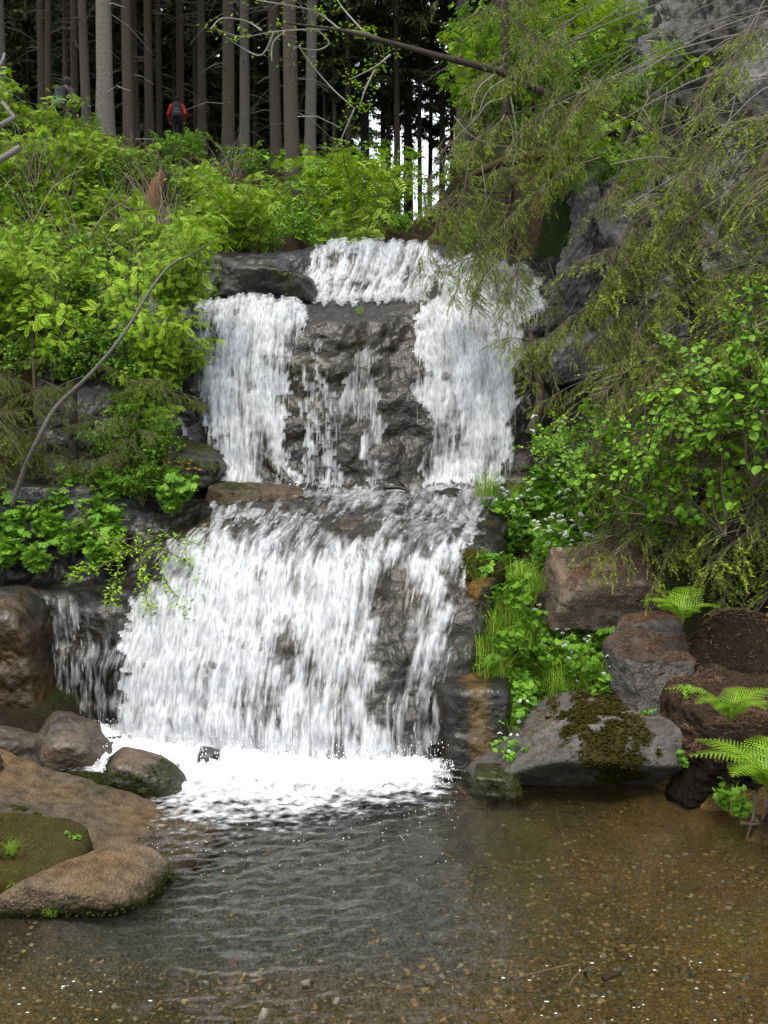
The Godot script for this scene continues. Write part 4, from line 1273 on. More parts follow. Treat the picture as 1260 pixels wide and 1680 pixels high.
func trunk_mesh(length: float, rad: float, seed_no: int, col: Color) -> ArrayMesh:
	rng.seed = seed_no
	var pts := []
	var radii := []
	var bend := r(-0.12, 0.12)
	for k in 16:
		var t := k / 15.0
		pts.push_back(Vector3(bend * sin(t * 4.0), length * t - 0.4, bend * cos(t * 3.0) - bend))
		radii.push_back(rad * (1.0 - 0.75 * t) + rad * 0.35 * exp(-t * 40.0))
	return round_limb(pts, radii, 12, col, 0.10)

func snags_mesh(length: float, seed_no: int) -> ArrayMesh:
	rng.seed = seed_no
	var s := Shape.new()
	for k in 34:
		var y := length * r(0.06, 0.75)
		var yaw := r(0, TAU)
		var l := r(0.25, 1.5)
		var d := Vector3(cos(yaw), r(-0.35, 0.15), sin(yaw))
		var p := Vector3(0, y, 0)
		limb(s, [p, p + d * l * 0.5, p + d * l + Vector3(0, -0.2 * l, 0)], 0.016, 0.004, 3, Color(0.13, 0.115, 0.10) * r(0.5, 1.5))
		if l > 0.7:
			for q in 4:
				var p2 := p + d * l * r(0.4, 0.95)
				limb(s, [p2, p2 + Vector3(r(-1, 1), r(-0.8, 0.1), r(-1, 1)) * 0.28], 0.005, 0.002, 3, Color(0.08, 0.07, 0.06))
	return s.mesh()

func build_forest() -> void:
	var boughs := [crown_bough(2.0, 401), crown_bough(2.0, 402), crown_bough(2.0, 403)]
	var crowns := [crown_mesh(9.0, 24.0, 3.1, 411, boughs), crown_mesh(10.5, 25.0, 2.8, 412, boughs), crown_mesh(8.0, 23.0, 3.2, 413, boughs)]
	var low_crown := crown_mesh(0.8, 8.0, 1.9, 414, boughs)
	var snags := [snags_mesh(14.0, 421), snags_mesh(14.0, 422), snags_mesh(14.0, 423)]
	var pale := Color(0.21, 0.19, 0.165)  # lighter bark stands for light falling on trunks near the opening
	var brown := Color(0.105, 0.088, 0.07)
	var trunks := [trunk_mesh(25.0, 0.18, 431, brown), trunk_mesh(25.0, 0.18, 432, brown), trunk_mesh(25.0, 0.18, 433, pale)]
	var slim := trunk_mesh(9.0, 0.07, 434, brown)
	# trunks one can pick out in the photograph: pixel column at mid height, breadth in pixels, pale tint for lit trunks or dark
	var seen := [[5, 20, 1, "pale lit-toned spruce trunk at the upper end of the green slope"], [80, 13, 0, ""], [107, 12, 0, ""], [120, 14, 0, ""], [143, 17, 1, "slim grey spruce trunk just beside the thickest pale trunk"], [172, 27, 1, "thickest pale grey spruce trunk rising out of the green shrubs"], [212, 20, 0, ""],
		[245, 15, 0, ""], [262, 12, 0, ""], [296, 14, 0, ""], [332, 15, 0, ""], [346, 7, 0, ""], [373, 22, 0, "dark spruce trunk beside the straight pale grey one"], [400, 18, 1, "straight pale grey spruce trunk beyond the hiker in red"], [415, 11, 0, ""], [454, 20, 0, ""], [480, 26, 0, "broad dark spruce trunk above the overhanging boulder"], [507, 20, 1, "pale grey spruce trunk straight above the top waterfall's edge"],
		[534, 9, 0, ""], [549, 9, 1, "very thin pale trunk in the dark spruce wood"], [562, 8, 0, ""], [599, 11, 0, ""], [634, 11, 0, ""], [653, 13, 0, ""], [676, 10, 0, ""], [691, 9, 0, ""], [702, 10, 0, ""], [727, 12, 0, ""], [741, 10, 0, ""], [775, 13, 0, ""], [805, 12, 0, ""], [865, 14, 0, ""], [905, 12, 0, ""], [955, 14, 0, ""]]
	for q in seen:
		rng.seed = int(q[0]) * 7 + 5
		var dia := 0.36 if q[1] > 16 else 0.32
		if q[1] < 10: dia = 0.24
		var d: float = dia * FOCAL / q[1]
		var p := at(q[0], 200, d)
		p.y = ground_height(p.x, p.z)
		var k := rng.randi() % 3
		var label: String = q[3]
		var group := ""
		if not label:
			for z in [[140, "dark spruce trunk standing around the half-hidden person in black"], [290, "dark spruce trunk between the thickest pale trunk and the walking person"], [372, "dark spruce trunk just past the walking person in red"], [506, "dark spruce trunk between the two straight pale grey trunks"], [645, "dark spruce trunk rising above the top waterfall"], [770, "slim dark trunk against the bright gaps in the wood"], [2000, "dark spruce trunk half hidden by the slender spruce's boughs"]]:
				if q[0] < z[0]:
					label = z[1]
					break
			group = label.replace("dark spruce trunk", "trunks").replace("slim dark trunk", "trunks")
		var o := thing("spruce_tree", label, "tree", p, group)
		o.rotation = Vector3(r(-0.012, 0.012), r(0, TAU), r(-0.012, 0.012))
		var w := dia / 0.36
		var xf := Transform3D(Basis().scaled(Vector3(w, 1.0, w)), Vector3.ZERO)
		part(o, "trunk", trunks[2] if q[2] == 1 else trunks[k % 2], mat.bark, xf)
		part(o, "dead_branches", snags[k], mat.twig)
		part(o, "crown", crowns[k], mat.needle)
	# the rest of the wood, deeper in and to both sides
	rng.seed = 77
	var spots := []
	var tries := 0
	while spots.size() < 190 and tries < 4000:
		tries += 1
		var d := 26.0 + 78.0 * rng.randf()
		var x := r(-0.62, 0.55) * d
		var px := pixel_of(Vector3(x, 10, -d)).x
		if d < 42.0 and px > -20.0 and px < 760.0: continue
		if px > 640.0 and px < 780.0 and (d > 44.0 and rng.randf() < 0.8): continue
		if px > 715.0 and px < 733.0 and d > 50.0: continue
		var ok := true
		for s in spots:
			if absf(s.x - x) < 1.6 and absf(s.y - d) < 2.4: ok = false
		if ok: spots.push_back(Vector2(x, d))
	for s in spots:
		var k := rng.randi() % 3
		var o := thing("spruce_tree", "distant dark spruce deep in the shaded wood behind the falls", "tree", Vector3(s.x, ground_height(s.x, -s.y), -s.y), "spruces of the dark wood")
		o.rotation.y = r(0, TAU)
		o.scale = Vector3.ONE * r(0.85, 1.2)
		part(o, "trunk", trunks[rng.randi() % 2], mat.bark)
		part(o, "dead_branches", snags[k], mat.twig)
		part(o, "crown", crowns[k], mat.needle)
	# young spruces that close the wood at eye level
	for k in 190:
		var d := 50.0 + 55.0 * rng.randf()
		var px := r(-60, 1000)
		if px > 570.0 and px < 800.0 and (d < 75.0 or rng.randf() < 0.55): continue
		if px > 430.0 and rng.randf() < 0.4: continue
		var p := at(px, 200, d)
		p.y = ground_height(p.x, p.z)
		var o := thing("young_spruce", "young dark spruce filling the shaded depth of the wood", "tree", p, "young spruces of the dark wood")
		o.rotation.y = r(0, TAU)
		o.scale = Vector3.ONE * r(1.2, 2.4)
		part(o, "trunk", slim, mat.bark)
		part(o, "crown", low_crown, mat.needle)

# ---------------------------------------------------------------- shrubs, herbs, grasses
func plant(called: String, label: String, category: String, group: String, parts: Array, where: Vector3, scale_by := 1.0, lean := Vector3.ZERO) -> Node3D:
	var o := thing(called, label, category, where, group)
	o.rotation = Vector3(lean.x, r(0, TAU) if lean.y == 0.0 else lean.y, lean.z)
	o.scale = Vector3.ONE * scale_by
	for q in parts:
		if q[1].get_surface_count(): part(o, q[0], q[1], mat[q[2]])
	return o

func build_shrubs() -> void:
	var rowan := []
	for k in 5:
		var q := shrub_shapes(1.15, 0.55, 6, 44, "rowan", 500 + k)
		rowan.push_back([["stems", q[0], "twig"], ["foliage", q[1], "leaf"]])
	var small := []
	for k in 4:
		var q := shrub_shapes(0.8, 0.55, 8, 110, "mid", 520 + k)
		small.push_back([["stems", q[0], "twig"], ["foliage", q[1], "leaf"]])
	for k in 2:
		var q := shrub_shapes(0.9, 0.6, 7, 46, "hazel", 530 + k)
		small.push_back([["stems", q[0], "twig"], ["foliage", q[1], "leaf"]])
	rng.seed = 91
	# the green slope
	var marks := [["thickest pale trunk", 172, 160], ["snapped reddish trunk", 255, 310], ["walking person in red", 291, 250], ["curving grey stem", 205, 500], ["upper waterfall's edge", 330, 520], ["overhanging boulder", 430, 440], ["pale barkless branches", 15, 240], ["shaded hollow", 60, 600]]
	for k in 330:
		var px := r(-60, 470)
		var py := r(150, 640)
		var edge := 165.0 + clampf(px, 0.0, 110.0) * 0.65
		if px > 110.0: edge = 236.0 + (px - 110.0) * 0.40
		if px > 330.0: edge = 325.0 + (px - 330.0) * 0.3
		if py < edge or (px > 300.0 and py > 430.0) or (px < 250.0 and py > 590.0): continue
		if px > 205.0 and px < 300.0 and py > 325.0 and py < 420.0: continue
		var p := ground_hit(px, py, 9.3)
		var size := r(0.6, 1.0)
		var mix := rng.randf()
		var feathery := mix < 0.52
		var parts: Array = rowan[rng.randi() % 5] if feathery else small[rng.randi() % 6]
		var best: Array = marks[0]
		for m in marks:
			if Vector2(m[1] - px, m[2] - py).length() < Vector2(best[1] - px, best[2] - py).length(): best = m
		plant("rowan_sapling" if feathery else "leafy_shrub", ("bright green feathery-leaved sapling on the slope by the " if feathery else "plain-leaved green shrub on the slope by the ") + best[0], "shrub", ("saplings by the " if feathery else "shrubs by the ") + best[0], parts, p - Vector3(0, 0.08, 0), size)
	for q in [[272, 262], [306, 264], [290, 275], [325, 270]]:
		plant("leafy_shrub", "green shrub hiding the feet of the walking person in red", "shrub", "shrubs at the walking person's feet", small[rng.randi() % 4], ground_hit(q[0], q[1], 12.0), r(0.8, 1.1))
	# growth draping the rock between the slope and the falls
	for k in 60:
		var px := r(-30, 325)
		var py := r(430, 720)
		if px < 180.0 and py > 600.0: continue
		if px > 275.0 and py > 620.0: continue
		var feathery := rng.randf() < 0.5
		plant("rowan_sapling" if feathery else "leafy_shrub", "feathery green sapling draping the rock between slope and falls" if feathery else "small-leaved shrub draping the rock between slope and falls", "shrub", "saplings draping the rock" if feathery else "shrubs draping the rock", rowan[rng.randi() % 5] if feathery else small[rng.randi() % 4], at(px, py + 40, 10.05 - (py - 430.0) * 0.0008), r(0.45, 0.75), Vector3(r(0.1, 0.6), r(0.1, 6.0) * 0.001, r(-0.3, 0.3)))
	# shrubs at chosen places: pixel of the base, depth, size, kind
	for q in [[215, 690, 9.9, 0.9, 1, "small-leaved shrub hanging beside the dark rock and rivulet"], [230, 850, 9.45, 1.0, 1, "bushy small-leaved shrub above the leaning twig"], [290, 560, 10.7, 0.8, 0, "feathery sapling overhanging the edge of the upper waterfall"], [250, 640, 10.4, 0.8, 0, "feathery sapling between the leaning stem and the falls"],
			[440, 425, 12.6, 0.75, 1, "low green shrub behind the overhanging boulder"], [380, 400, 13.0, 0.9, 0, "feathery sapling behind the overhanging boulder"], [500, 400, 13.5, 0.6, 1, "low green shrub at the lip of the top waterfall"], [335, 520, 10.9, 0.55, 1, "sprig of small leaves dangling over the upper waterfall"],
			[10, 560, 10.0, 1.0, 0, "feathery sapling on the brow over the dark hollow"], [90, 575, 10.1, 0.9, 0, "feathery sapling on the brow over the dark hollow"], [170, 570, 10.3, 0.9, 0, "feathery sapling on the brow over the dark hollow"]]:  # brow saplings added to cast shade on the hollow
		var parts: Array = (rowan if q[4] == 0 else small)[rng.randi() % 4]
		plant("rowan_sapling" if q[4] == 0 else "leafy_shrub", q[5], "shrub", "saplings on the brow of the hollow" if "brow" in q[5] else "", parts, at(q[0], q[1], q[2]), q[3])
	for k in 22:
		var px := r(150, 318)
		var py := r(690, 850)
		if (px < 200.0 and py < 740.0) or px > 265.0: continue
		plant("leafy_shrub", "bright small-leaved bush beside the yellow flowers and dark rock", "shrub", "bushes beside the yellow flowers", small[rng.randi() % 4], at(px, py + 20, 9.35 - (py - 690.0) * 0.0012), r(0.35, 0.6), Vector3(r(0.1, 0.5), r(0.1, 6.0), r(-0.2, 0.2)))
	for k in 22:
		plant("leafy_shrub", "bright green leafy shrub growing over the cliff edge", "shrub", "leafy shrubs of the cliff edge", small[rng.randi() % 4] if rng.randf() < 0.6 else rowan[rng.randi() % 5], at(r(770, 1060), r(90, 290), r(11.3, 12.4)), r(0.7, 1.1), Vector3(r(0.0, 0.4), r(0.1, 6.0), r(-0.3, 0.3)))
	for k in 16:
		plant("leafy_shrub", "leafy green spray hanging on the cliff beside the fallen trunk", "shrub", "leafy sprays on the cliff", small[rng.randi() % 4] if rng.randf() < 0.6 else rowan[rng.randi() % 5], at(r(900, 1075), r(110, 350), r(9.8, 10.3)), r(0.5, 0.8), Vector3(r(0.2, 0.7), r(0.1, 6.0), r(-0.3, 0.3)))
	for k in 9:
		var p := at(r(520, 640), 380, r(17.0, 30.0))
		p.y = ground_height(p.x, p.z)
		plant("leafy_sapling", "tall loose green sapling between the spruce trunks above the falls", "tree", "green saplings among the trunks", small[rng.randi() % 6] if rng.randf() < 0.5 else rowan[rng.randi() % 5], p, r(1.4, 2.4))
	# leafy growth in the forest mouth and over the cliff
	for k in 54:
		var d := r(14.5, 34.0)
		var px := r(400, 780)
		var p := at(px, 380, d)
		p.y = ground_height(p.x, p.z)
		plant("leafy_shrub", "loose green undergrowth shrub beneath the spruce trunks", "shrub", "undergrowth of the wood's edge", small[rng.randi() % 4] if rng.randf() < 0.6 else rowan[rng.randi() % 5], p, r(0.9, 1.4) if px < 590.0 else r(0.4, 0.8))
	for q in [[790, 120, 11.6], [800, 180, 11.8], [900, 120, 11.9], [960, 90, 12.0], [930, 190, 11.4], [870, 200, 11.6], [1000, 140, 11.7], [860, 60, 12.3], [840, 110, 12.4], [980, 210, 11.2], [900, 240, 11.2]]:
		plant("leafy_shrub", "bright green leafy shrub growing over the cliff edge", "shrub", "leafy shrubs of the cliff edge", small[rng.randi() % 4] if rng.randf() < 0.5 else rowan[rng.randi() % 5], at(q[0], q[1] + 60, q[2]), r(0.9, 1.3))
	# hazel over the flowery bank
	var hz := []
	for k in 3:
		var q := shrub_shapes(1.0, 0.85, 7, 42, "hazel", 540 + k)
		hz.push_back([["stems", q[0], "twig"], ["foliage", q[1], "leaf"]])
	rng.seed = 92
	for q in [[1240, 800, 7.2, 1.1, 0.25], [1190, 880, 7.3, 0.9, 0.6], [1110, 860, 7.6, 0.85, 0.7], [1020, 850, 7.9, 0.8, 0.6], [1270, 700, 7.2, 1.0, 0.4], [960, 810, 8.2, 0.6, 0.6], [1150, 760, 7.5, 0.8, 0.5],
			[930, 790, 8.5, 0.55, 0.4], [900, 760, 8.8, 0.45, 0.3], [1060, 800, 7.8, 0.7, 0.5], [1100, 730, 7.9, 0.7, 0.5], [1180, 660, 7.7, 0.8, 0.4], [1230, 620, 7.5, 0.8, 0.3], [1000, 780, 8.2, 0.6, 0.3], [1060, 900, 7.9, 0.5, 0.5]]:
		plant("hazel_bush", ("round-leaved green bush over the white flowers" if q[0] < 1000.0 else "round-leaved green bush hanging above the tan slab" if q[0] < 1120.0 else "round-leaved green bush before the cliff spruce above the fern bank"), "shrub", ("round-leaved bushes over the white flowers" if q[0] < 1000.0 else "round-leaved bushes above the tan slab" if q[0] < 1120.0 else "round-leaved bushes above the fern bank"), hz[rng.randi() % 3], at(q[0], q[1], q[2]), q[3], Vector3(0, r(0.1, 6.0), q[4]))
	# dry stalks left from last year among the green
	var dry := []
	for k in 3:
		rng.seed = 550 + k
		var st := Shape.new()
		for j in 9:
			var yaw := r(0, TAU)
			var p0 := Vector3(r(-0.1, 0.1), 0, r(-0.1, 0.1))
			var d := Vector3(cos(yaw) * r(0.1, 0.5), r(0.4, 0.9), sin(yaw) * r(0.1, 0.5))
			limb(st, spline([p0, p0 + d * 0.6, p0 + d + Vector3(cos(yaw), -0.5, sin(yaw)) * r(0.0, 0.25)], 4), 0.006, 0.002, 3, Color(0.22, 0.18, 0.12) * r(0.5, 1.3))
		dry.push_back([["stalks", st.mesh(), "twig"]])
	rng.seed = 101
	for k in 60:
		var px := r(-20, 400)
		var py := r(300, 620)
		if px > 300.0 and py > 430.0: continue
		plant("dry_stalks", "sprawling dry brown stalks among the green saplings", "plant", "dry stalks of the slope", dry[rng.randi() % 3], ground_hit(px, py, 9.3) + Vector3(0, 0.15, 0.1), r(0.7, 1.2))

# fallen needles and twigs lying on the upper faces of a stone
func strew(o: Node3D, count: int, least_up: float) -> void:
	var a: Array = o.get_child(0).mesh.surface_get_arrays(0)
	var places := []
	var tints := PackedColorArray()
	var bv: PackedVector3Array = a[Mesh.ARRAY_VERTEX]
	var bn: PackedVector3Array = a[Mesh.ARRAY_NORMAL]
	for k in count:
		var j := rng.randi() % bv.size()
		if bn[j].y < least_up or noise_a.get_noise_3dv(bv[j] * 260.0 + o.position * 90.0) < -0.06: continue
		var p := bv[j] + Vector3(r(-0.02, 0.02), 0.003, r(-0.02, 0.02))
		places.push_back(Transform3D(Basis(Vector3.UP, r(0, TAU)).rotated(Vector3.RIGHT, r(-0.5, 0.5)).scaled(Vector3.ONE * r(0.7, 1.6)), p))
		tints.push_back(Color(0.17, 0.08, 0.04).lerp(Color(0.10, 0.06, 0.035), rng.randf()) * r(0.7, 1.3))
	scatter(o, "fallen_needles", needle_stick, mat.twig, places, tints)

var needle_stick: ArrayMesh

# small moss cushions on the green faces of stones
func grow_moss() -> void:
	rng.seed = 99
	var tuft := SphereMesh.new()
	tuft.radius = 1.0
	tuft.height = 1.5
	tuft.radial_segments = 6
	tuft.rings = 3
	for o in get_children():
		var count := 0
		for q in [["moss_hump", 5000], ["mossy_stone", 900], ["foam_stone", 1500], ["sloping_slab", 14000], ["flat_boulder", 5000], ["overhanging_boulder", 3000]]:
			if String(o.name).begins_with(q[0]): count = q[1]
		if count == 0: continue
		var a: Array = o.get_child(0).mesh.surface_get_arrays(0)
		var bv: PackedVector3Array = a[Mesh.ARRAY_VERTEX]
		var bc: PackedColorArray = a[Mesh.ARRAY_COLOR]
		var places := []
		var tints := PackedColorArray()
		for k in count:
			var j := rng.randi() % bv.size()
			if bc[j].g < bc[j].r * 1.02 or (o.position.y + bv[j].y) < -0.02: continue
			var q := r(0.004, 0.012)
			places.push_back(Transform3D(Basis(Vector3.UP, r(0, TAU)).scaled(Vector3(q, q * r(0.5, 0.9), q)), bv[j] + Vector3(r(-0.02, 0.02), r(-0.01, 0.002), r(-0.02, 0.02))))
			tints.push_back(Color(0.04, 0.045, 0.008).lerp(Color(0.10, 0.12, 0.014), pow(rng.randf(), 1.5)))
		if places.size() > 8: scatter(o, "moss_cushions", tuft, mat.moss, places, tints)

func strew_needles() -> void:
	rng.seed = 98
	var st := Shape.new()
	limb(st, [Vector3(-0.011, 0, 0), Vector3(0, 0.002, 0), Vector3(0.011, 0, 0.002)], 0.0013, 0.001, 3, Color.WHITE)
	needle_stick = st.mesh()
	for o in get_children():
		for q in [["tan_slab", 16000], ["earth_bank", 26000], ["grey_rock", 8000], ["mossy_boulder", 7000]]:
			if String(o.name).begins_with(q[0]): strew(o, q[1], 0.45 if q[0] != "mossy_boulder" else 0.75)
	var places := []
	var tints := PackedColorArray()
	for k in 14000:
		var x := r(0.9, 3.4)
		var z := -r(5.4, 9.0)
		var h := ground_height(x, z)
		if h < 0.05: continue
		places.push_back(Transform3D(Basis(Vector3.UP, r(0, TAU)).rotated(Vector3.RIGHT, r(-0.6, 0.6)).scaled(Vector3.ONE * r(0.7, 1.8)), Vector3(x, h + 0.003, z)))
		tints.push_back(Color(0.14, 0.068, 0.035).lerp(Color(0.08, 0.05, 0.03), rng.randf()) * r(0.6, 1.3))
	var litter := thing("needle_litter", "rust-brown fallen spruce needles covering the bank", "litter")
	litter.set_meta("kind", "stuff")
	scatter(litter, "needles", needle_stick, mat.twig, places, tints)

func build_herbs() -> void:
	var grass := []
	for k in 4: grass.push_back([["blades", grass_shapes(0.34, 110, 560 + k), "leaf"]])
	var herb := []
	var bloom := []
	for k in 3:
		var q := herb_shapes(0.30, 16, 570 + k, 0)
		herb.push_back([["stalks", q[0], "twig"], ["leaves", q[1], "leaf"]])
		var w := herb_shapes(0.36, 14, 580 + k, 4)
		bloom.push_back([["stalks", w[0], "twig"], ["leaves", w[1], "leaf"]] + w[2])
	rng.seed = 93
	# white-flowered herbs and grass of the bank beside the falls
	for k in 110:
		var px := r(775, 985)
		var py := r(770, 940)
		if py < 770.0 + (px - 790.0) * 0.1: continue
		var pick := rng.randf()
		var p := ground_hit(px, py + 25, 7.6)
		if pick < 0.45: plant("flowering_herb", "leafy herb with small white flower heads on the bank", "plant", "white-flowered herbs of the bank", bloom[rng.randi() % 3], p, r(0.8, 1.1))
		elif pick < 0.7: plant("leafy_herb", "lobed-leaf green herb among the white flowers", "plant", "leafy herbs of the bank", herb[rng.randi() % 3], p, r(0.8, 1.1))
		else: plant("grass_tuft", "tuft of fresh grass among the white flowers", "grass", "grass tufts of the upper bank", grass[rng.randi() % 4], p, r(0.6, 0.9))
	plant("grass_tuft", "dense grass tuft hanging at the foot of the upper waterfall", "grass", "", grass[1], at(800, 815, 9.2), 1.0)
	plant("grass_tuft", "small grass tuft on the bare ledge above the central rock", "grass", "", grass[2], at(590, 515, 10.6), 0.35)
	plant("flowering_herb", "white umbel herb beneath the gnarled trunk", "plant", "", bloom[0], at(905, 770, 9.2), 1.1)
	# the steep bank between slab and boulder
	for k in 170:
		var px := r(760, 1030)
		var py := r(1020, 1260)
		if py > 1200.0 and px > 940.0: continue
		if py < 1060.0 and px > 960.0: continue
		if py > 1130.0 and px < 800.0: continue
		var pick := rng.randf()
		var p := ground_hit(px, py + 18, 6.6)
		if pick < 0.42: plant("leafy_herb", "lobed-leaf green herb covering the steep bank", "plant", "leafy herbs of the steep bank", herb[rng.randi() % 3], p, r(0.7, 1.05))
		elif pick < 0.9: plant("grass_tuft", "long drooping grass tuft on the steep bank", "grass", "grass tufts of the steep bank", grass[rng.randi() % 4], p, r(0.6, 1.0))
		else: plant("flowering_herb", "white-flowered herb on the steep bank", "plant", "white-flowered herbs of the steep bank", bloom[rng.randi() % 3], p, r(0.6, 0.8))
	for k in 46:
		var px := r(792, 860)
		var py := r(930, 1235)
		if py > 1110.0 and px < 825.0: continue
		var p := at(px, py + 14, 8.0 - (py - 930.0) / 305.0 * 0.55)
		if rng.randf() < 0.6: plant("leafy_herb", "lobed-leaf herb hanging over the wall beside the lower waterfall", "plant", "leafy herbs hanging by the lower waterfall", herb[rng.randi() % 3], p, r(0.5, 0.85), Vector3(r(0.0, 0.5), r(0.1, 6.0), r(0.0, 0.5)))
		else: plant("grass_tuft", "long grass hanging over the wall beside the lower waterfall", "grass", "grass hanging by the lower waterfall", grass[rng.randi() % 4], p, r(0.6, 0.95))
	for q in [[845, 960, 8.35], [880, 970, 8.3], [865, 990, 8.25], [830, 985, 8.3]]:
		plant("grass_tuft", "yellow-green grass tuft at the end of the tan slab", "grass", "grass tufts of the slab", grass[rng.randi() % 4], at(q[0], q[1], q[2]), r(0.6, 0.85))
	plant("flowering_herb", "white-flowered cress at the tip of the mossy boulder", "plant", "", bloom[1], at(838, 1262, 7.0), 0.55)
	# herbs of the dark hollow
	for k in 34:
		var px := r(-20, 190)
		var py := r(800, 930)
		var d := 9.2 - (py - 800.0) / 130.0 * 0.4
		plant("leafy_herb", "lobed-leaf herb on the shaded shelf under the hollow", "plant", "leafy herbs of the shaded shelf", herb[rng.randi() % 3], at(px, py + 20, d), r(0.8, 1.15))
	# shore
	plant("leafy_herb", "pale sprig growing out of the sloping slab", "plant", "", herb[0], at(118, 1392, 5.6), 0.35)
	plant("leafy_herb", "broad-leaf herb at the mossy rim of the rounded rock", "plant", "", herb[1], at(30, 1500, 5.15), 0.55)
	plant("grass_tuft", "short grass at the mossy rim of the rounded rock", "grass", "", grass[0], at(85, 1500, 5.1), 0.35)
	plant("grass_tuft", "short grass on the mossy hump", "grass", "", grass[3], at(20, 1400, 5.35), 0.3)
	for q in [[1130, 1150, 6.9, 0.4], [1125, 1262, 6.75, 0.5], [1190, 1330, 6.4, 0.6], [1215, 1345, 6.2, 0.5], [1060, 1185, 7.1, 0.35]]:
		plant("leafy_herb", "small green herb rooted in the rust-brown bank", "plant", "herbs of the needle bank", herb[rng.randi() % 3], at(q[0], q[1], q[2]), q[3])
	for q in [[1210, 1335, 6.3, 0.6], [1090, 1000, 7.9, 0.6], [1040, 1010, 8.0, 0.7]]:
		plant("grass_tuft", "sparse grass tuft on the rust-brown bank", "grass", "grass of the needle bank", grass[rng.randi() % 4], at(q[0], q[1], q[2]), q[3])
	# marsh marigold
	var mm := herb_shapes(0.24, 14, 590, 0)
	var yellow := []
	for k in 11:
		var petals := Shape.new()
		var c := Vector3(r(-0.14, 0.14), r(0.18, 0.3), r(-0.1, 0.1))
		for j in 5:
			var a := TAU * j / 5.0
			var b := a + 0.55
			petals.tri(c, c + Vector3(cos(a), 0.35, sin(a)) * 0.020, c + Vector3(cos(b), 0.35, sin(b)) * 0.020, Color(0.72, 0.36, 0.01))
		yellow.push_back(["flower", petals.mesh(), "petal"])
	rng.seed = 94
	plant("marsh_marigold", "clump of yellow flowers beside the dark angular rock", "flower", "", [["stalks", mm[0], "twig"], ["leaves", mm[1], "leaf"]] + yellow, at(308, 822, 9.05), 1.2)
	plant("leafy_herb", "round leafy clump beneath the yellow flowers", "plant", "", herb[2], at(282, 848, 9.05), 1.1)
	# ferns
	var fronds := [frond_mesh(0.42, 601), frond_mesh(0.36, 602), frond_mesh(0.48, 603)]
	var fern := func(label: String, where: Vector3, size: float, count: int, yaw0: float) -> void:
		var o := thing("fern", label, "fern", where)
		for k in count:
			var yaw: float = yaw0 + TAU * k / count + r(-0.3, 0.3)
			var q := size * r(0.8, 1.1)
			part(o, "frond", fronds[k % 3], mat.leaf, Transform3D(Basis(Vector3.UP, yaw).scaled(Vector3.ONE * q), Vector3.ZERO))
	fern.call("upright bright fern on the rust-brown bank below the spruce", at(1198, 1190, 6.35), 1.15, 8, 0.4)
	fern.call("large yellow-green fern overhanging the water's edge", at(1262, 1310, 5.9), 1.5, 12, 0.0)
	fern.call("darker fern above the blocky grey rock", at(1120, 1025, 7.3), 1.1, 8, 0.9)

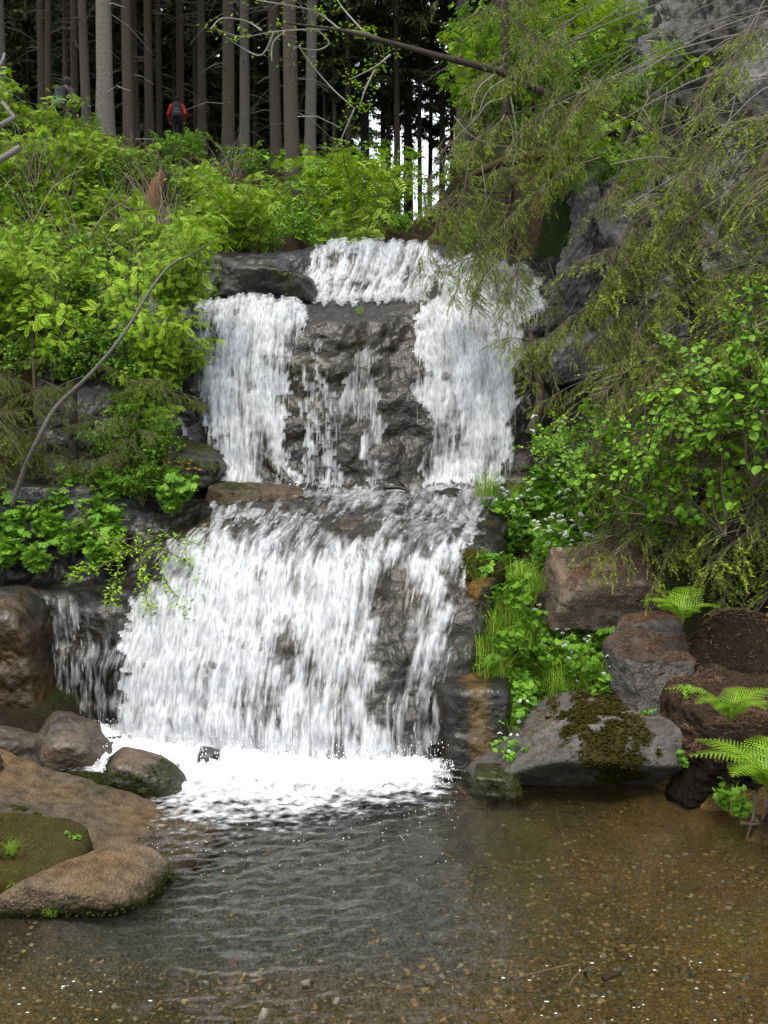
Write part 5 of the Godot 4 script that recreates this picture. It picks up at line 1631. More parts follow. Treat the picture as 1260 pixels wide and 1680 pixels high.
# ---------------------------------------------------------------- near spruces, logs, branches
func build_near_trees() -> void:
	var green_b := [bough_mesh(1.0, 0.95, 701), bough_mesh(1.0, 0.9, 702), bough_mesh(1.0, 0.95, 703), bough_mesh(1.0, 0.85, 704)]
	var bare_b := [bough_mesh(1.0, 0.35, 711), bough_mesh(1.0, 0.25, 712), bough_mesh(1.0, 0.45, 713)]
	var shade_toned_b := [bough_mesh(1.0, 1.0, 721, 0.0, 0.8), bough_mesh(1.0, 1.0, 722, 0.05, 0.8)]  # old needles without fresh tips, toned darker for the hollow's shade
	rng.seed = 95
	var hang := func(o: Node3D, where: Vector3, dir: Vector3, size: float, bare: float) -> void:
		var mesh: ArrayMesh = bare_b[rng.randi() % 3] if rng.randf() < bare else green_b[rng.randi() % 4]
		if bare < 0.0: mesh = shade_toned_b[rng.randi() % 2]
		part(o, "bough", mesh, mat.needle, Transform3D(facing(dir, r(-0.4, 0.4)).scaled(Vector3.ONE * size), where - o.position))
	# the slender spruce by the falls
	var base := at(842, 438, 11.0)
	var top := at(826, -160, 10.9)
	var o := thing("slender_spruce", "slender spruce with drooping half-bare boughs before the upper waterfall", "tree", base)
	part(o, "trunk", round_limb(spline([Vector3.ZERO, at(838, 380, 11.0) - base, at(830, 150, 10.95) - base, top - base], 4), [0.055, 0.055, 0.054, 0.053, 0.052, 0.051, 0.05, 0.05, 0.049, 0.048, 0.047, 0.046, 0.045], 10, Color(0.10, 0.08, 0.062), 0.1), mat.bark)
	for k in 34:
		var t := r(0.0, 1.0)
		var p := base.lerp(top, t)
		var yaw := r(-0.4, PI + 0.4)
		hang.call(o, p, Vector3(cos(yaw), r(-0.75, 0.0), sin(yaw)), r(0.7, 1.1), 0.45)
	for q in [[720, 330], [705, 420], [760, 440], [740, 250], [690, 300], [780, 480], [800, 520], [850, 500], [735, 470]]:
		var p := at(q[0] + 50, q[1] - 70, 9.7)
		hang.call(o, p, Vector3(r(-0.8, 0.2), r(-0.9, -0.5), r(0.0, 0.5)), r(0.6, 0.85), 0.4)
	for k in 8:
		var p := at(r(740, 880), r(300, 430), r(9.5, 9.8))
		hang.call(o, p, Vector3(r(-0.8, 0.4), r(-1.2, -0.5), r(0.0, 0.4)), r(0.5, 0.8), 0.45)
	# the wide spruce growing against the cliff
	base = at(1150, 930, 8.5)
	top = at(1138, 250, 9.0)
	o = thing("cliff_spruce", "wide grey-twigged spruce draping the cliff foot down to the tan slab", "tree", base)
	part(o, "trunk", round_limb([Vector3.ZERO, (top - base) * 0.3, (top - base) * 0.65, top - base], [0.07, 0.06, 0.055, 0.04], 10, Color(0.09, 0.075, 0.06), 0.1), mat.bark)
	for k in 55:
		var t := r(0.02, 1.0)
		var p := base.lerp(top, t)
		var yaw := r(-0.2, PI + 0.2)
		hang.call(o, p, Vector3(cos(yaw), r(-0.6, 0.05), sin(yaw)), r(0.8, 1.35), 0.45)
	# boughs of a spruce that stands just past the picture's edge
	base = at(1330, 900, 7.9)
	top = at(1310, -260, 8.8)
	o = thing("cliff_spruce", "spruce at the bank whose grey boughs sweep across the cliff from beyond the ferns", "tree", base)
	part(o, "trunk", round_limb([Vector3.ZERO, (top - base) * 0.3, (top - base) * 0.65, top - base], [0.09, 0.08, 0.07, 0.05], 10, Color(0.09, 0.075, 0.06), 0.1), mat.bark)
	for k in 44:
		var t := r(0.02, 0.62)
		var p := base.lerp(top, t)
		var yaw := r(1.7, PI + 0.5)
		hang.call(o, p, Vector3(cos(yaw), r(-0.6, 0.0), sin(yaw)), r(0.9, 1.5), 0.5)
	for q in [[1240, 880, 1180, 960], [1150, 840, 1060, 930], [1080, 850, 980, 910], [1200, 960, 1160, 1060], [1250, 980, 1230, 1080]]:
		var p := at(q[0], q[1], 7.9)
		var e := at(q[2], q[3], 7.6)
		hang.call(o, p, e - p, r(0.7, 1.0), 0.2)
	# long limbs of that spruce that hang before the cliff
	var limbs := Shape.new()
	for k in 135:
		var px := r(880, 1262)
		var py := r(30, 940)
		if px < 1000.0 and py > 560.0 and py < 860.0: continue
		if px < 975.0 and py > 330.0: continue
		if px > 1060.0 and py < 200.0 and rng.randf() < 0.75: continue
		if px > 945.0 and px < 1050.0 and py > 220.0 and py < 450.0 and rng.randf() < 0.45: continue
		if px > 1140.0 and py > 330.0 and py < 520.0 and rng.randf() < 0.6: continue
		var d := lerpf(9.4, 8.0, (px - 880.0) / 380.0) + r(-0.3, 0.3)
		var tip := at(px, py, d)
		var h := clampf(tip.y + r(0.2, 0.7), base.y, top.y)
		var root_p := base.lerp(top, (h - base.y) / (top.y - base.y))
		limb(limbs, spline([root_p - base, (root_p + tip) * 0.5 - base + Vector3(0, 0.12, 0), tip - base], 4), 0.007, 0.003, 4, Color(0.13, 0.115, 0.095) * r(0.7, 1.6))
		for j in 2:
			hang.call(o, tip.lerp(root_p, 0.12 * j), (tip - root_p).normalized() + Vector3(r(-0.5, 0.5), r(-0.7, -0.1), r(0.0, 0.6)), r(0.5, 0.85), 0.3)
	part(o, "limbs", limbs.mesh(), mat.twig)
	# a gnarled little spruce clinging to the rock by the falls
	base = at(872, 712, 9.75)
	o = thing("gnarled_spruce", "small gnarled spruce with crooked bare trunk gripping rock by the falls", "tree", base)
	part(o, "trunk", round_limb(spline([Vector3.ZERO, at(886, 660, 9.75) - base, at(884, 610, 9.8) - base, at(870, 545, 9.85) - base], 3), [0.06, 0.055, 0.045, 0.045, 0.042, 0.04, 0.038, 0.035, 0.03, 0.02], 9, Color(0.16, 0.13, 0.09), 0.35), mat.bark)
	for q in [[845, 590], [900, 590], [860, 560], [885, 550], [840, 550], [870, 600]]:
		var p := at(872, 560, 9.8)
		hang.call(o, p, at(q[0], q[1], 9.5) - p, r(0.45, 0.65), 0.1)
	# low spruce, its boughs darkened as shade, in the hollow under the leaning stem
	base = at(120, 730, 9.25)
	o = thing("hollow_spruce", "stunted spruce with shade-darkened boughs filling the shaded hollow under the leaning stem", "tree", base)
	part(o, "trunk", round_limb([Vector3(0, -0.5, 0), Vector3(0, 0.1, 0), Vector3(0.03, 0.5, 0)], [0.05, 0.04, 0.02], 8, Color(0.06, 0.05, 0.04), 0.1), mat.bark)
	for k in 70:
		var yaw := r(0, TAU)
		hang.call(o, base + Vector3(r(-0.8, 0.75), r(-0.5, 0.75), r(-0.15, 0.1)), Vector3(cos(yaw), r(-0.4, 0.25), sin(yaw)), r(0.35, 0.65), -1.0)
	# dead brushwood heaped at the frame's edge
	base = at(-20, 720, 9.2)
	o = thing("dead_brushwood", "tangle of grey dead twigs beside the shaded hollow", "brushwood", base)
	for k in 16:
		hang.call(o, base + Vector3(r(-0.3, 0.25), r(-0.1, 0.3), r(-0.2, 0.2)), Vector3(r(-0.3, 0.9), r(-0.6, 0.1), r(-0.2, 0.8)), r(0.4, 0.65), 1.0)

	# logs and stems
	var stem := func(called: String, label: String, category: String, pts: Array, r0: float, r1: float, col: Color, material: String, per := 4, wobble := 0.2) -> Node3D:
		var w := []
		for q in pts: w.push_back(at(q[0], q[1], q[2]))
		var b: Vector3 = w[0]
		var line := spline(w, per)
		var radii := []
		for k in line.size():
			line[k] -= b
			radii.push_back(lerpf(r0, r1, float(k) / (line.size() - 1)))
		var t := thing(called, label, category, b)
		part(t, "stem", round_limb(line, radii, 9, col, wobble), mat[material])
		return t
	stem.call("fallen_trunk", "dark fallen trunk slanting high across the gorge", "log", [[1040, 205, 10.4], [1000, 190, 10.3], [920, 165, 10.2], [830, 122, 10.2], [720, 92, 10.3], [640, 70, 10.5], [560, 50, 10.7], [470, 38, 10.9]], 0.055, 0.010, Color(0.06, 0.05, 0.038), "bark")
	stem.call("mossy_log", "ochre mossy log lying across the rock below the fallen trunk", "log", [[1010, 222, 10.6], [955, 236, 10.45], [900, 252, 10.35], [840, 262, 10.25], [800, 276, 10.2], [770, 290, 10.15]], 0.085, 0.03, Color(0.09, 0.066, 0.022), "bark")
	var leaning := [[20, 830, 8.95], [40, 770, 8.85], [64, 718, 8.75], [92, 668, 8.78], [150, 612, 8.8], [205, 545, 8.9], [245, 478, 9.1], [280, 435, 9.3], [320, 415, 9.5], [350, 395, 9.6]]
	var lean: Node3D = stem.call("leaning_stem", "thin bare grey stem curving up over the dark hollow", "tree", leaning, 0.024, 0.008, Color(0.17, 0.155, 0.13), "wood", 4, 0.45)
	var lq := shrub_shapes(0.6, 0.9, 6, 22, "rowan", 760)
	part(lean, "foliage", lq[1], mat.leaf, Transform3D(Basis(), at(330, 425, 9.7) - lean.position))
	rng.seed = 96
	stem.call("slim_sapling", "slim straight brown sapling stem before the dark hollow", "tree", [[58, 690, 9.6], [54, 560, 9.7], [50, 430, 9.9]], 0.018, 0.010, Color(0.09, 0.075, 0.05), "wood")
	stem.call("slim_sapling", "thin dead sapling stem within the dark hollow", "tree", [[90, 680, 9.7], [84, 600, 9.75], [80, 540, 9.8]], 0.010, 0.006, Color(0.09, 0.08, 0.06), "wood")
	stem.call("pale_branch", "pale barkless branch entering over the green slope", "branch", [[-60, 290, 8.0], [-10, 268, 8.0], [33, 242, 8.05]], 0.030, 0.024, Color(0.25, 0.235, 0.21), "wood", 2)
	stem.call("pale_branch", "upper pale barkless branch crossing the shrub tops", "branch", [[-60, 240, 8.1], [-15, 215, 8.1], [24, 192, 8.15], [4, 168, 8.2]], 0.026, 0.016, Color(0.26, 0.245, 0.22), "wood", 1)
	stem.call("pale_branch", "short pale dead branch tip above the shrub tops", "branch", [[-30, 135, 8.2], [0, 108, 8.2], [7, 88, 8.25]], 0.016, 0.010, Color(0.26, 0.245, 0.22), "wood", 2)
	# bare twigs reaching over the wood
	var over := thing("bare_twigs", "pale bare twigs with a few fresh leaves reaching before the spruce trunks", "branch", at(640, 75, 11.2))
	var tw := Shape.new()
	var lf := Shape.new()
	var sprig := leaflet(0.05, 0.014)
	for q in [[[640, 70], [590, 52], [520, 48], [450, 52], [395, 60], [350, 45]], [[560, 50], [520, 20], [470, 8], [420, 0]], [[600, 55], [560, 10], [545, -20]], [[450, 52], [430, 90], [400, 80], [370, 60]], [[470, 50], [448, 70], [446, 100]], [[490, 75], [510, 105], [545, 145], [582, 178]], [[582, 178], [570, 205], [552, 245]], [[615, 115], [600, 145], [590, 175]], [[640, 90], [615, 110], [575, 130]], [[430, 50], [405, 35], [365, 30], [345, 48]], [[520, 48], [540, 70], [520, 82], [480, 76]]]:
		var w := []
		for e in q: w.push_back(at(e[0], e[1], 11.2 + 0.15 * sin(e[0] * 0.05)) - over.position)
		limb(tw, spline(w, 4), 0.012, 0.005, 4, Color(0.22, 0.20, 0.17))
		for k in 22 if q[0][0] > 540 else 6:
			var p: Vector3 = w[rng.randi() % w.size()]
			for j in 3: lf.soup(sprig, Transform3D(facing(Vector3(r(-1, 1), r(-0.2, 0.8), r(-1, 1))), p + Vector3(r(-0.12, 0.12), r(-0.06, 0.08), r(-0.1, 0.1))), green("rowan"))
	part(over, "twigs", tw.mesh(), mat.twig)
	part(over, "leaves", lf.mesh(), mat.leaf)
	# arching dead branches by the slender spruce
	var arch := thing("dead_branches", "arching grey dead branches beside the slender spruce trunk", "branch", at(830, 130, 10.0))
	var ad := Shape.new()
	for q in [[[812, 122], [785, 145], [775, 180], [772, 215]], [[832, 128], [800, 150], [785, 185], [772, 200]], [[830, 160], [800, 170], [785, 190], [760, 215], [735, 240]], [[745, 190], [770, 220], [810, 238], [870, 242], [900, 247]], [[828, 188], [812, 215], [795, 245]], [[838, 160], [845, 200], [848, 240], [842, 270]], [[832, 190], [842, 220], [838, 265]], [[855, 210], [856, 235], [862, 255]], [[925, 215], [915, 225], [912, 245]], [[790, 270], [795, 300], [798, 330]]]:
		var w := []
		for e in q: w.push_back(at(e[0], e[1], 9.85) - arch.position)
		limb(ad, spline(w, 4), 0.007, 0.003, 4, Color(0.17, 0.155, 0.13))
	part(arch, "twigs", ad.mesh(), mat.twig)
	var arch2 := thing("dead_branches", "long pale dead branches sagging across the grey cliff", "branch", at(1240, 230, 8.8))
	ad = Shape.new()
	for q in [[[1300, 190], [1240, 235], [1195, 300], [1180, 350], [1165, 400]], [[1270, 60], [1215, 130], [1195, 200], [1150, 260], [1090, 300], [1040, 330]], [[1280, 225], [1200, 258], [1130, 262], [1070, 258], [1000, 270]], [[1270, 420], [1200, 440], [1130, 470], [1090, 540]], [[1240, 560], [1180, 640], [1150, 720]], [[1265, 330], [1230, 350], [1190, 360]], [[1200, 760], [1160, 800], [1120, 850], [1090, 900]], [[1060, 790], [1085, 850], [1120, 890]], [[1170, 720], [1185, 790], [1180, 850]], [[1215, 900], [1170, 850], [1120, 820]]]:
		var w := []
		for e in q: w.push_back(at(e[0], e[1], 8.3) - arch2.position)
		limb(ad, spline(w, 4), 0.008, 0.003, 4, Color(0.19, 0.178, 0.16))
	part(arch2, "twigs", ad.mesh(), mat.twig)
	# twig drooping over the lower fall
	var droop := thing("drooping_twig", "leafy twig drooping out over the lower waterfall", "branch", at(205, 900, 8.6))
	var dt := Shape.new()
	var dl := Shape.new()
	rng.seed = 97
	var small_leaf := leaflet(0.045, 0.013)
	for q in [[[150, 870], [200, 905], [260, 900], [320, 930], [370, 960], [385, 1000]], [[200, 905], [190, 950], [180, 990]], [[260, 900], [270, 950], [300, 990], [310, 1010]], [[230, 900], [235, 960], [245, 1000]], [[300, 915], [330, 950], [350, 985]], [[170, 890], [250, 880], [300, 885], [340, 900]], [[210, 905], [160, 930], [130, 935], [120, 950]]]:
		var w := []
		for e in q: w.push_back(at(e[0], e[1], 8.55 - (e[1] - 870) * 0.004) - droop.position)
		var line := spline(w, 5)
		limb(dt, line, 0.006, 0.0022, 4, Color(0.085, 0.065, 0.04))
		for k in 120:
			var p: Vector3 = line[rng.randi() % line.size()] + Vector3(r(-0.06, 0.06), r(-0.05, 0.05), r(-0.06, 0.06))
			dl.soup(small_leaf, Transform3D(facing(Vector3(r(-1, 1), r(-0.6, 0.6), r(-1, 1))).scaled(Vector3.ONE * r(0.7, 1.3)), p), green("rowan"))
	part(droop, "twigs", dt.mesh(), mat.twig)
	part(droop, "leaves", dl.mesh(), mat.leaf)
	# log in the upper fall, sticks in the water, roots
	stem.call("slanting_log", "wet dark log leaning in the foot of the upper waterfall", "log", [[484, 804, 9.90], [462, 780, 9.93], [444, 758, 9.98], [430, 738, 10.06]], 0.06, 0.05, Color(0.05, 0.04, 0.03), "wet_rock")
	stem.call("driftwood", "dark stick lodged on the middle ledge below the central rock", "stick", [[630, 800, 9.6], [655, 800, 9.55], [672, 806, 9.5]], 0.022, 0.014, Color(0.04, 0.03, 0.022), "wet_rock")
	stem.call("driftwood", "dark stub sticking up from the middle ledge", "stick", [[668, 805, 9.55], [655, 788, 9.55]], 0.016, 0.012, Color(0.04, 0.03, 0.022), "wet_rock")
	var stick := func(label: String, pts: Array, rad: float, col: Color) -> void:
		var w := []
		for q in pts: w.push_back(on_level(q[0], q[1], q[2]))
		var b: Vector3 = w[0]
		var line := spline(w, 4)
		var radii := []
		for k in line.size():
			line[k] -= b
			radii.push_back(rad * (1.0 - 0.4 * k / line.size()))
		var t := thing("floating_twig", label, "stick", b)
		part(t, "stem", round_limb(line, radii, 7, col, 0.3), mat.wood)
	stick.call("long bent twig breaking the pool surface", [[940, 1582, 0.03], [905, 1590, 0.03], [850, 1604, 0.02], [845, 1612, -0.01]], 0.006, Color(0.15, 0.10, 0.05))
	stick.call("short forked twig beside the long bent one", [[962, 1590, 0.03], [945, 1600, 0.03], [930, 1625, -0.01]], 0.006, Color(0.16, 0.11, 0.055))
	stick.call("dark stub of wood just above the pool surface", [[955, 1588, 0.04], [962, 1602, 0.0]], 0.010, Color(0.02, 0.015, 0.01))
	stick.call("dark drifting chip of wood in the shallows", [[990, 1606, 0.015], [1018, 1596, 0.02]], 0.016, Color(0.04, 0.025, 0.015))
	stick.call("pale splintered stub standing out of the shallow water", [[428, 1690, -0.03], [431, 1670, 0.05], [436, 1655, 0.085]], 0.022, Color(0.36, 0.30, 0.22))
	stick.call("brown twig resting on the flat stone by the falls", [[752, 1290, 0.05], [765, 1305, 0.02]], 0.008, Color(0.14, 0.06, 0.03))
	stick.call("thin upright stalk growing from the shallows", [[1222, 1660, -0.05], [1220, 1640, 0.05], [1215, 1610, 0.12]], 0.003, Color(0.18, 0.13, 0.07))
	var roots := thing("root_tangle", "pale bare roots reaching into the water under the fern", "root", on_level(1250, 1350, 0.05))
	var rs := Shape.new()
	for q in [[[1240, 1300], [1238, 1330], [1232, 1352], [1225, 1375]], [[1238, 1340], [1250, 1360], [1268, 1372]], [[1215, 1350], [1240, 1352], [1262, 1348]], [[1260, 1310], [1252, 1340], [1256, 1382]]]:
		var w := []
		for e in q: w.push_back(at(e[0], e[1], 6.05) - roots.position)
		limb(rs, spline(w, 4), 0.012, 0.006, 5, Color(0.20, 0.15, 0.10), 0.2)
	part(roots, "roots", rs.mesh(), mat.wood)
	# the snapped trunk in the shrubs
	var sp := ground_hit(246, 350, 11.0)
	var depth := -(tilt_basis.transposed() * (sp - EYE)).z
	var stump := thing("snapped_trunk", "snapped reddish-brown trunk showing bare split wood among the shrubs", "log", sp)
	var top_p := at(264, 288, depth) - sp
	part(stump, "trunk", round_limb([Vector3(0, -0.3, 0), Vector3.ZERO, top_p * 0.5, top_p * 0.8, top_p * 0.95 + Vector3(-0.03, 0, 0)], [0.15, 0.13, 0.12, 0.11, 0.05], 9, Color(0.20, 0.095, 0.045), 0.5), mat.wood)
	part(stump, "bark", round_limb([top_p * 0.3 + Vector3(0.06, 0, -0.03), top_p * 0.7 + Vector3(0.07, 0, -0.03), top_p * 1.12 + Vector3(0.07, 0, -0.03)], [0.10, 0.09, 0.05], 9, Color(0.05, 0.04, 0.03), 0.4), mat.bark)
	var split := Shape.new()
	for k in 12:
		var b := top_p * r(0.7, 0.95) + Vector3(r(-0.09, 0.07), 0, r(-0.02, 0.08))
		limb(split, [b, b + Vector3(r(-0.03, 0.05), r(0.08, 0.24), 0)], r(0.012, 0.03), 0.003, 4, Color(0.30, 0.16, 0.085) * r(0.7, 1.1))
	part(stump, "splinters", split.mesh(), mat.wood)

# ---------------------------------------------------------------- people
# bones: [from, to, radius from, radius to]; one smooth skin by surface nets
func body_mesh(bones: Array, cell: float, blend: float, tint: Callable) -> ArrayMesh:
	var lo := Vector3.ONE * 1e9
	var hi := Vector3.ONE * -1e9
	for b in bones:
		for e in 2:
			var rad: float = b[2 + e] + cell * 3.0
			lo = lo.min(b[e] - Vector3.ONE * rad)
			hi = hi.max(b[e] + Vector3.ONE * rad)
	var n := Vector3i(((hi - lo) / cell).ceil()) + Vector3i.ONE
	var field := PackedFloat32Array()
	field.resize(n.x * n.y * n.z)
	field.fill(1.0)
	for b in bones:
		var rad := maxf(b[2], b[3]) + cell * 3.0
		var a := Vector3i(((b[0].min(b[1]) - Vector3.ONE * rad - lo) / cell).floor()).max(Vector3i.ZERO)
		var z := Vector3i(((b[0].max(b[1]) + Vector3.ONE * rad - lo) / cell).ceil()).min(n - Vector3i.ONE)
		var ab: Vector3 = b[1] - b[0]
		var len2 := maxf(ab.length_squared(), 1e-8)
		for x in range(a.x, z.x + 1):
			for y in range(a.y, z.y + 1):
				for w in range(a.z, z.z + 1):
					var p := lo + Vector3(x, y, w) * cell
					var t := clampf((p - b[0]).dot(ab) / len2, 0, 1)
					var dist: float = (p - b[0] - ab * t).length() - lerpf(b[2], b[3], t)
					var k := (x * n.y + y) * n.z + w
					var old := field[k]
					var h := clampf(0.5 + 0.5 * (old - dist) / blend, 0, 1)
					field[k] = lerpf(old, dist, h) - blend * h * (1.0 - h)
	var s := Shape.new()
	var ids := {}
	for x in n.x - 1:
		for y in n.y - 1:
			for w in n.z - 1:
				var inside := 0
				var sum := Vector3.ZERO
				var cross := 0
				var vals := []
				for q in 8:
					var f := field[((x + (q & 1)) * n.y + y + ((q >> 1) & 1)) * n.z + w + (q >> 2)]
					vals.push_back(f)
					if f < 0.0: inside += 1
				if inside == 0 or inside == 8: continue
				for e in [[0, 1], [2, 3], [4, 5], [6, 7], [0, 2], [1, 3], [4, 6], [5, 7], [0, 4], [1, 5], [2, 6], [3, 7]]:
					var f0: float = vals[e[0]]
					var f1: float = vals[e[1]]
					if (f0 < 0.0) == (f1 < 0.0): continue
					var t := f0 / (f0 - f1)
					var c0 := Vector3(e[0] & 1, (e[0] >> 1) & 1, e[0] >> 2)
					var c1 := Vector3(e[1] & 1, (e[1] >> 1) & 1, e[1] >> 2)
					sum += c0.lerp(c1, t)
					cross += 1
				ids[(x * n.y + y) * n.z + w] = s.v.size()
				var p := lo + (Vector3(x, y, w) + sum / cross) * cell
				s.v.push_back(p)
				s.c.push_back(tint.call(p))
	for x in range(1, n.x - 1):
		for y in range(1, n.y - 1):
			for w in range(1, n.z - 1):
				var k := (x * n.y + y) * n.z + w
				var f := field[k]
				for ax in 3:
					var step: int = [n.y * n.z, n.z, 1][ax]
					var g := field[k + step]
					if (f < 0.0) == (g < 0.0): continue
					var s1: int = [n.z, 1, n.y * n.z][ax]
					var s2: int = [1, n.y * n.z, n.z][ax]
					var q := [k - s1 - s2, k - s2, k, k - s1]
					if not (ids.has(q[0]) and ids.has(q[1]) and ids.has(q[2]) and ids.has(q[3])): continue
					var o := PackedInt32Array([ids[q[0]], ids[q[1]], ids[q[2]], ids[q[3]]])
					if f < 0.0: s.i.append_array(PackedInt32Array([o[0], o[2], o[1], o[0], o[3], o[2]]))
					else: s.i.append_array(PackedInt32Array([o[0], o[1], o[2], o[0], o[2], o[3]]))
	s.smooth()
	return s.mesh()

func join(a: ArrayMesh, b: ArrayMesh) -> ArrayMesh:
	var st := SurfaceTool.new()
	st.append_from(a, 0, Transform3D())
	st.append_from(b, 0, Transform3D())
	return st.commit()

func hand_bones(wrist: Vector3, dir: Vector3, side: Vector3) -> Array:
	var out := [[wrist, wrist + dir * 0.08, 0.022, 0.030], [wrist + dir * 0.05 + side * 0.02, wrist + dir * 0.05 - side * 0.02, 0.018, 0.018]]
	var curl := dir.rotated(side.normalized(), 0.7)
	var lens := [0.062, 0.075, 0.07, 0.055]
	for k in 4:
		var p := wrist + dir * 0.085 + side * (0.033 - 0.022 * k)
		var m: Vector3 = p + dir * lens[k] * 0.5
		out.push_back([p - dir * 0.02, m, 0.010, 0.009])
		out.push_back([m, m + curl * lens[k] * 0.5, 0.009, 0.008])
	var th := wrist + dir * 0.03 + side * 0.03
	out.push_back([th, th + (dir * 0.6 + side).normalized() * 0.04, 0.012, 0.010])
	out.push_back([th + (dir * 0.6 + side).normalized() * 0.04, th + (dir * 0.6 + side).normalized() * 0.04 + dir * 0.03, 0.010, 0.008])
	return out

func build_person(label: String, where: Vector3, turn: float, jacket: Color, trousers: Color, pack: Color, stride: float, trim: Color) -> void:
	var o := thing("person", label, "person", where)
	o.rotation.y = turn
	# walks towards -z, leaning a little uphill
	var hip := Vector3(0, 0.92, 0)
	var chest := Vector3(0, 1.32, -0.08)
	var neck := Vector3(0, 1.50, -0.11)
	var head := Vector3(0, 1.63, -0.14)
	var bones := [[hip + Vector3(-0.08, 0, 0), hip + Vector3(0.08, 0, 0), 0.125, 0.125], [hip, chest, 0.13, 0.15], [chest + Vector3(-0.12, 0.05, 0), chest + Vector3(0.12, 0.05, 0), 0.11, 0.11],
		[neck - Vector3(0, 0.06, 0), neck + Vector3(0, 0.05, -0.01), 0.06, 0.055], [head, head + Vector3(0, 0.05, 0.015), 0.085, 0.09], [head + Vector3(0, -0.04, -0.05), head + Vector3(0, -0.07, -0.06), 0.045, 0.035], [head + Vector3(0, 0.0, -0.09), head + Vector3(0, -0.025, -0.105), 0.012, 0.016]]
	for sx in [-1.0, 1.0]:
		var fwd: float = stride * sx
		var knee := Vector3(sx * 0.11, 0.52, -0.10 - 0.14 * fwd)
		var ankle := Vector3(sx * 0.11, 0.09, 0.02 - 0.20 * fwd)
		bones.push_back([hip + Vector3(sx * 0.10, -0.04, 0), knee, 0.10, 0.068])
		bones.push_back([knee, ankle, 0.068, 0.048])
		bones.push_back([ankle, ankle + Vector3(sx * 0.02, -0.045, -0.16), 0.048, 0.04])
		bones.push_back([head + Vector3(sx * 0.088, -0.005, 0), head + Vector3(sx * 0.094, 0.03, 0.01), 0.014, 0.016])
		var shoulder := chest + Vector3(sx * 0.20, 0.08, 0)
		var elbow := Vector3(sx * 0.30, 1.10, 0.02 + 0.08 * fwd)
		var wrist := Vector3(sx * 0.27, 0.90, -0.16 + 0.06 * fwd)
		bones.push_back([shoulder, elbow, 0.068, 0.054])
		bones.push_back([elbow, wrist, 0.054, 0.036])
	var skin := Color(0.42, 0.26, 0.18)
	var hair := Color(0.018, 0.013, 0.010)
	var tint := func(p: Vector3) -> Color:
		if p.y > 1.545:
			return hair if p.z > -0.19 or p.y > 1.69 else skin
		if p.y > 1.49 and absf(p.x) < 0.09: return skin if p.z < -0.05 else hair
		if p.y > 0.93 or (absf(p.x) > 0.205 and p.y > 0.80): return jacket
		if p.y < 0.11: return Color(0.03, 0.022, 0.016)
		return trousers
	var body := body_mesh(bones, 0.016, 0.035, tint)
	for sx in [-1.0, 1.0]:
		var fwd: float = stride * sx
		var wrist := Vector3(sx * 0.27, 0.90, -0.16 + 0.06 * fwd)
		body = join(body, body_mesh(hand_bones(wrist, Vector3(-sx * 0.15, -0.75, -0.64).normalized(), Vector3(-sx * 0.4, -0.4, -0.8).normalized() * 1.0), 0.005, 0.006, func(_p: Vector3) -> Color: return skin))
	part(o, "body", body, mat.cloth)
	# backpack with lid, pocket and straps
	var bag := body_mesh([[Vector3(-0.09, 1.02, 0.15), Vector3(-0.07, 1.40, 0.08), 0.09, 0.085], [Vector3(0.09, 1.02, 0.15), Vector3(0.07, 1.40, 0.08), 0.09, 0.085], [Vector3(-0.09, 1.02, 0.15), Vector3(0.09, 1.02, 0.15), 0.09, 0.09], [Vector3(-0.07, 1.40, 0.08), Vector3(0.07, 1.40, 0.08), 0.085, 0.085], [Vector3(0, 1.05, 0.16), Vector3(0, 1.36, 0.1), 0.10, 0.09]], 0.018, 0.04, func(_p: Vector3) -> Color: return pack)
	var bp := part(o, "backpack", bag, mat.cloth)
	part(bp, "pocket", body_mesh([[Vector3(-0.06, 1.10, 0.24), Vector3(0.06, 1.10, 0.24), 0.035, 0.035], [Vector3(-0.05, 1.2, 0.225), Vector3(0.05, 1.2, 0.225), 0.032, 0.032]], 0.014, 0.03, func(_p: Vector3) -> Color: return trim), mat.cloth)
	var straps := Shape.new()
	for sx in [-1.0, 1.0]:
		limb(straps, spline([Vector3(sx * 0.09, 1.44, 0.06), Vector3(sx * 0.10, 1.50, -0.06), Vector3(sx * 0.11, 1.38, -0.20), Vector3(sx * 0.13, 1.15, -0.17), Vector3(sx * 0.14, 1.05, 0.04)], 4), 0.018, 0.014, 5, pack)
	part(bp, "straps", straps.mesh(), mat.cloth)

func build_people() -> void:
	var p := at(291, 240, 37.0)
	p.y = ground_height(p.x, p.z)
	var q := at(291, 242, 37.0)
	build_person("person in red jacket with dark backpack walking up through the wood", Vector3(p.x, p.y, p.z), 0.15, Color(0.42, 0.012, 0.012), Color(0.012, 0.012, 0.014), Color(0.025, 0.03, 0.038), 0.8, Color(0.12, 0.13, 0.14))
	var best := 1e9
	for k in 60:        # stands where the head shows just over the shrubs
		var e := at(104, 160, 18.0 + 0.4 * k)
		e.y = ground_height(e.x, e.z)
		var miss := absf(pixel_of(e + Vector3(0, 1.72, 0)).y - 130.0)
		if miss < best:
			best = miss
			p = e
	build_person("person in black hidden to the shoulders behind the green shrubs", p, -0.5, Color(0.012, 0.012, 0.014), Color(0.015, 0.015, 0.02), Color(0.014, 0.014, 0.018), 0.4, Color(0.06, 0.12, 0.24))

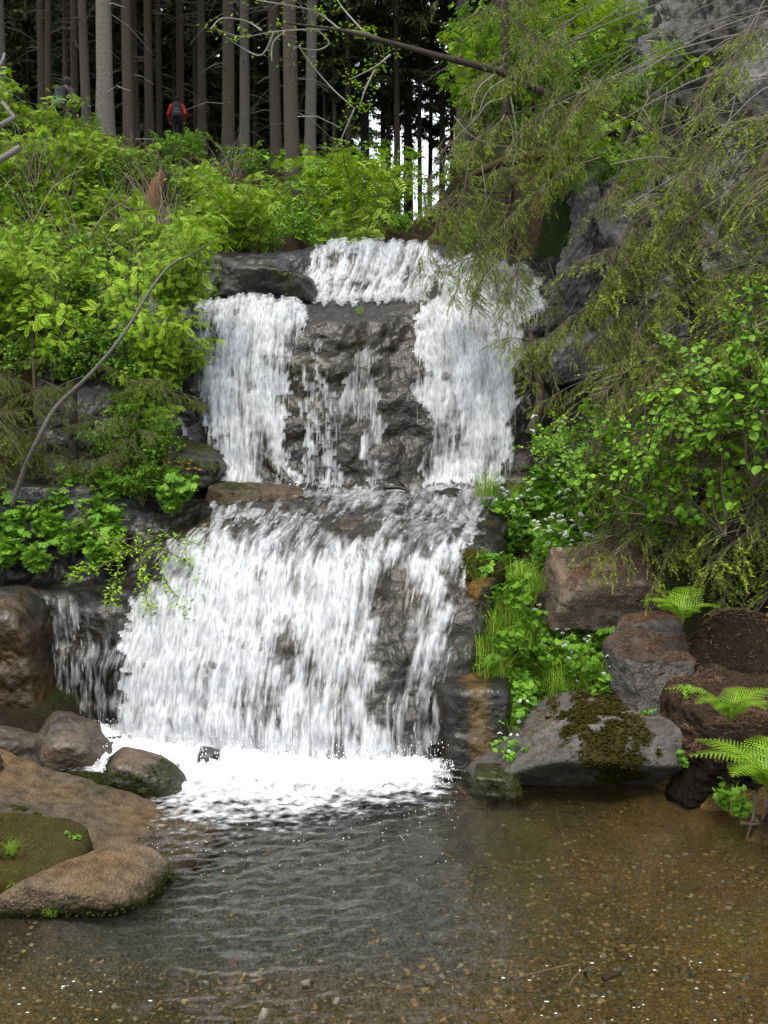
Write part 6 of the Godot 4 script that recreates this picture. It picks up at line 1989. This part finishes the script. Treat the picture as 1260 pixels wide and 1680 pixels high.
# ---------------------------------------------------------------- all of it
func _ready() -> void:
	# camera
	tilt_basis = Basis(Vector3.RIGHT, -atan(140.0 / FOCAL))
	var cam := Camera3D.new()
	cam.name = "camera"
	cam.fov = rad_to_deg(2.0 * atan(840.0 / FOCAL))
	cam.near = 0.1
	cam.far = 600.0
	cam.transform = Transform3D(tilt_basis, EYE)
	cam.current = true
	add_child(cam)
	# sky, exposure
	var env := Environment.new()
	var sky_m := ProceduralSkyMaterial.new()
	sky_m.sky_top_color = Color(0.85, 0.88, 0.92)
	sky_m.sky_horizon_color = Color(0.93, 0.95, 0.97)
	sky_m.sky_curve = 0.25
	sky_m.ground_bottom_color = Color(0.2, 0.2, 0.18)
	sky_m.ground_horizon_color = Color(0.5, 0.5, 0.48)
	var sky := Sky.new()
	sky.sky_material = sky_m
	env.background_mode = Environment.BG_SKY
	env.sky = sky
	env.tonemap_mode = Environment.TONE_MAPPER_LINEAR
	env.tonemap_exposure = 2.6
	env.sdfgi_enabled = true
	env.ssao_enabled = true
	env.ssil_enabled = true
	var we := WorldEnvironment.new()
	we.name = "environment"
	we.environment = env
	add_child(we)
	# a veiled sun, high over the clearing
	var sun := DirectionalLight3D.new()
	sun.name = "sun"
	sun.light_energy = 0.5
	sun.light_angular_distance = 14.0
	sun.light_color = Color(1.0, 0.97, 0.92)
	sun.shadow_enabled = true
	add_child(sun)
	sun.look_at_from_position(Vector3(-2.0, 12.0, 5.0), Vector3.ZERO)

	rng.seed = 7
	noise_a.seed = 11
	noise_a.frequency = 0.01
	noise_a.fractal_octaves = 4
	noise_b.seed = 23
	noise_b.frequency = 0.01
	noise_b.fractal_octaves = 3
	make_materials()
	lay_ground_points()
	var t0 := Time.get_ticks_msec()
	build_ground()
	build_cascade_rock()
	build_cliff()
	print("setting ", Time.get_ticks_msec() - t0)
	build_pool()
	build_falls()
	print("water ", Time.get_ticks_msec() - t0)
	build_stones()
	build_pebbles()
	print("stones ", Time.get_ticks_msec() - t0)
	build_forest()
	build_near_trees()
	print("trees ", Time.get_ticks_msec() - t0)
	build_shrubs()
	build_herbs()
	strew_needles()
	grow_moss()
	build_people()
	print("plants, people ", Time.get_ticks_msec() - t0)
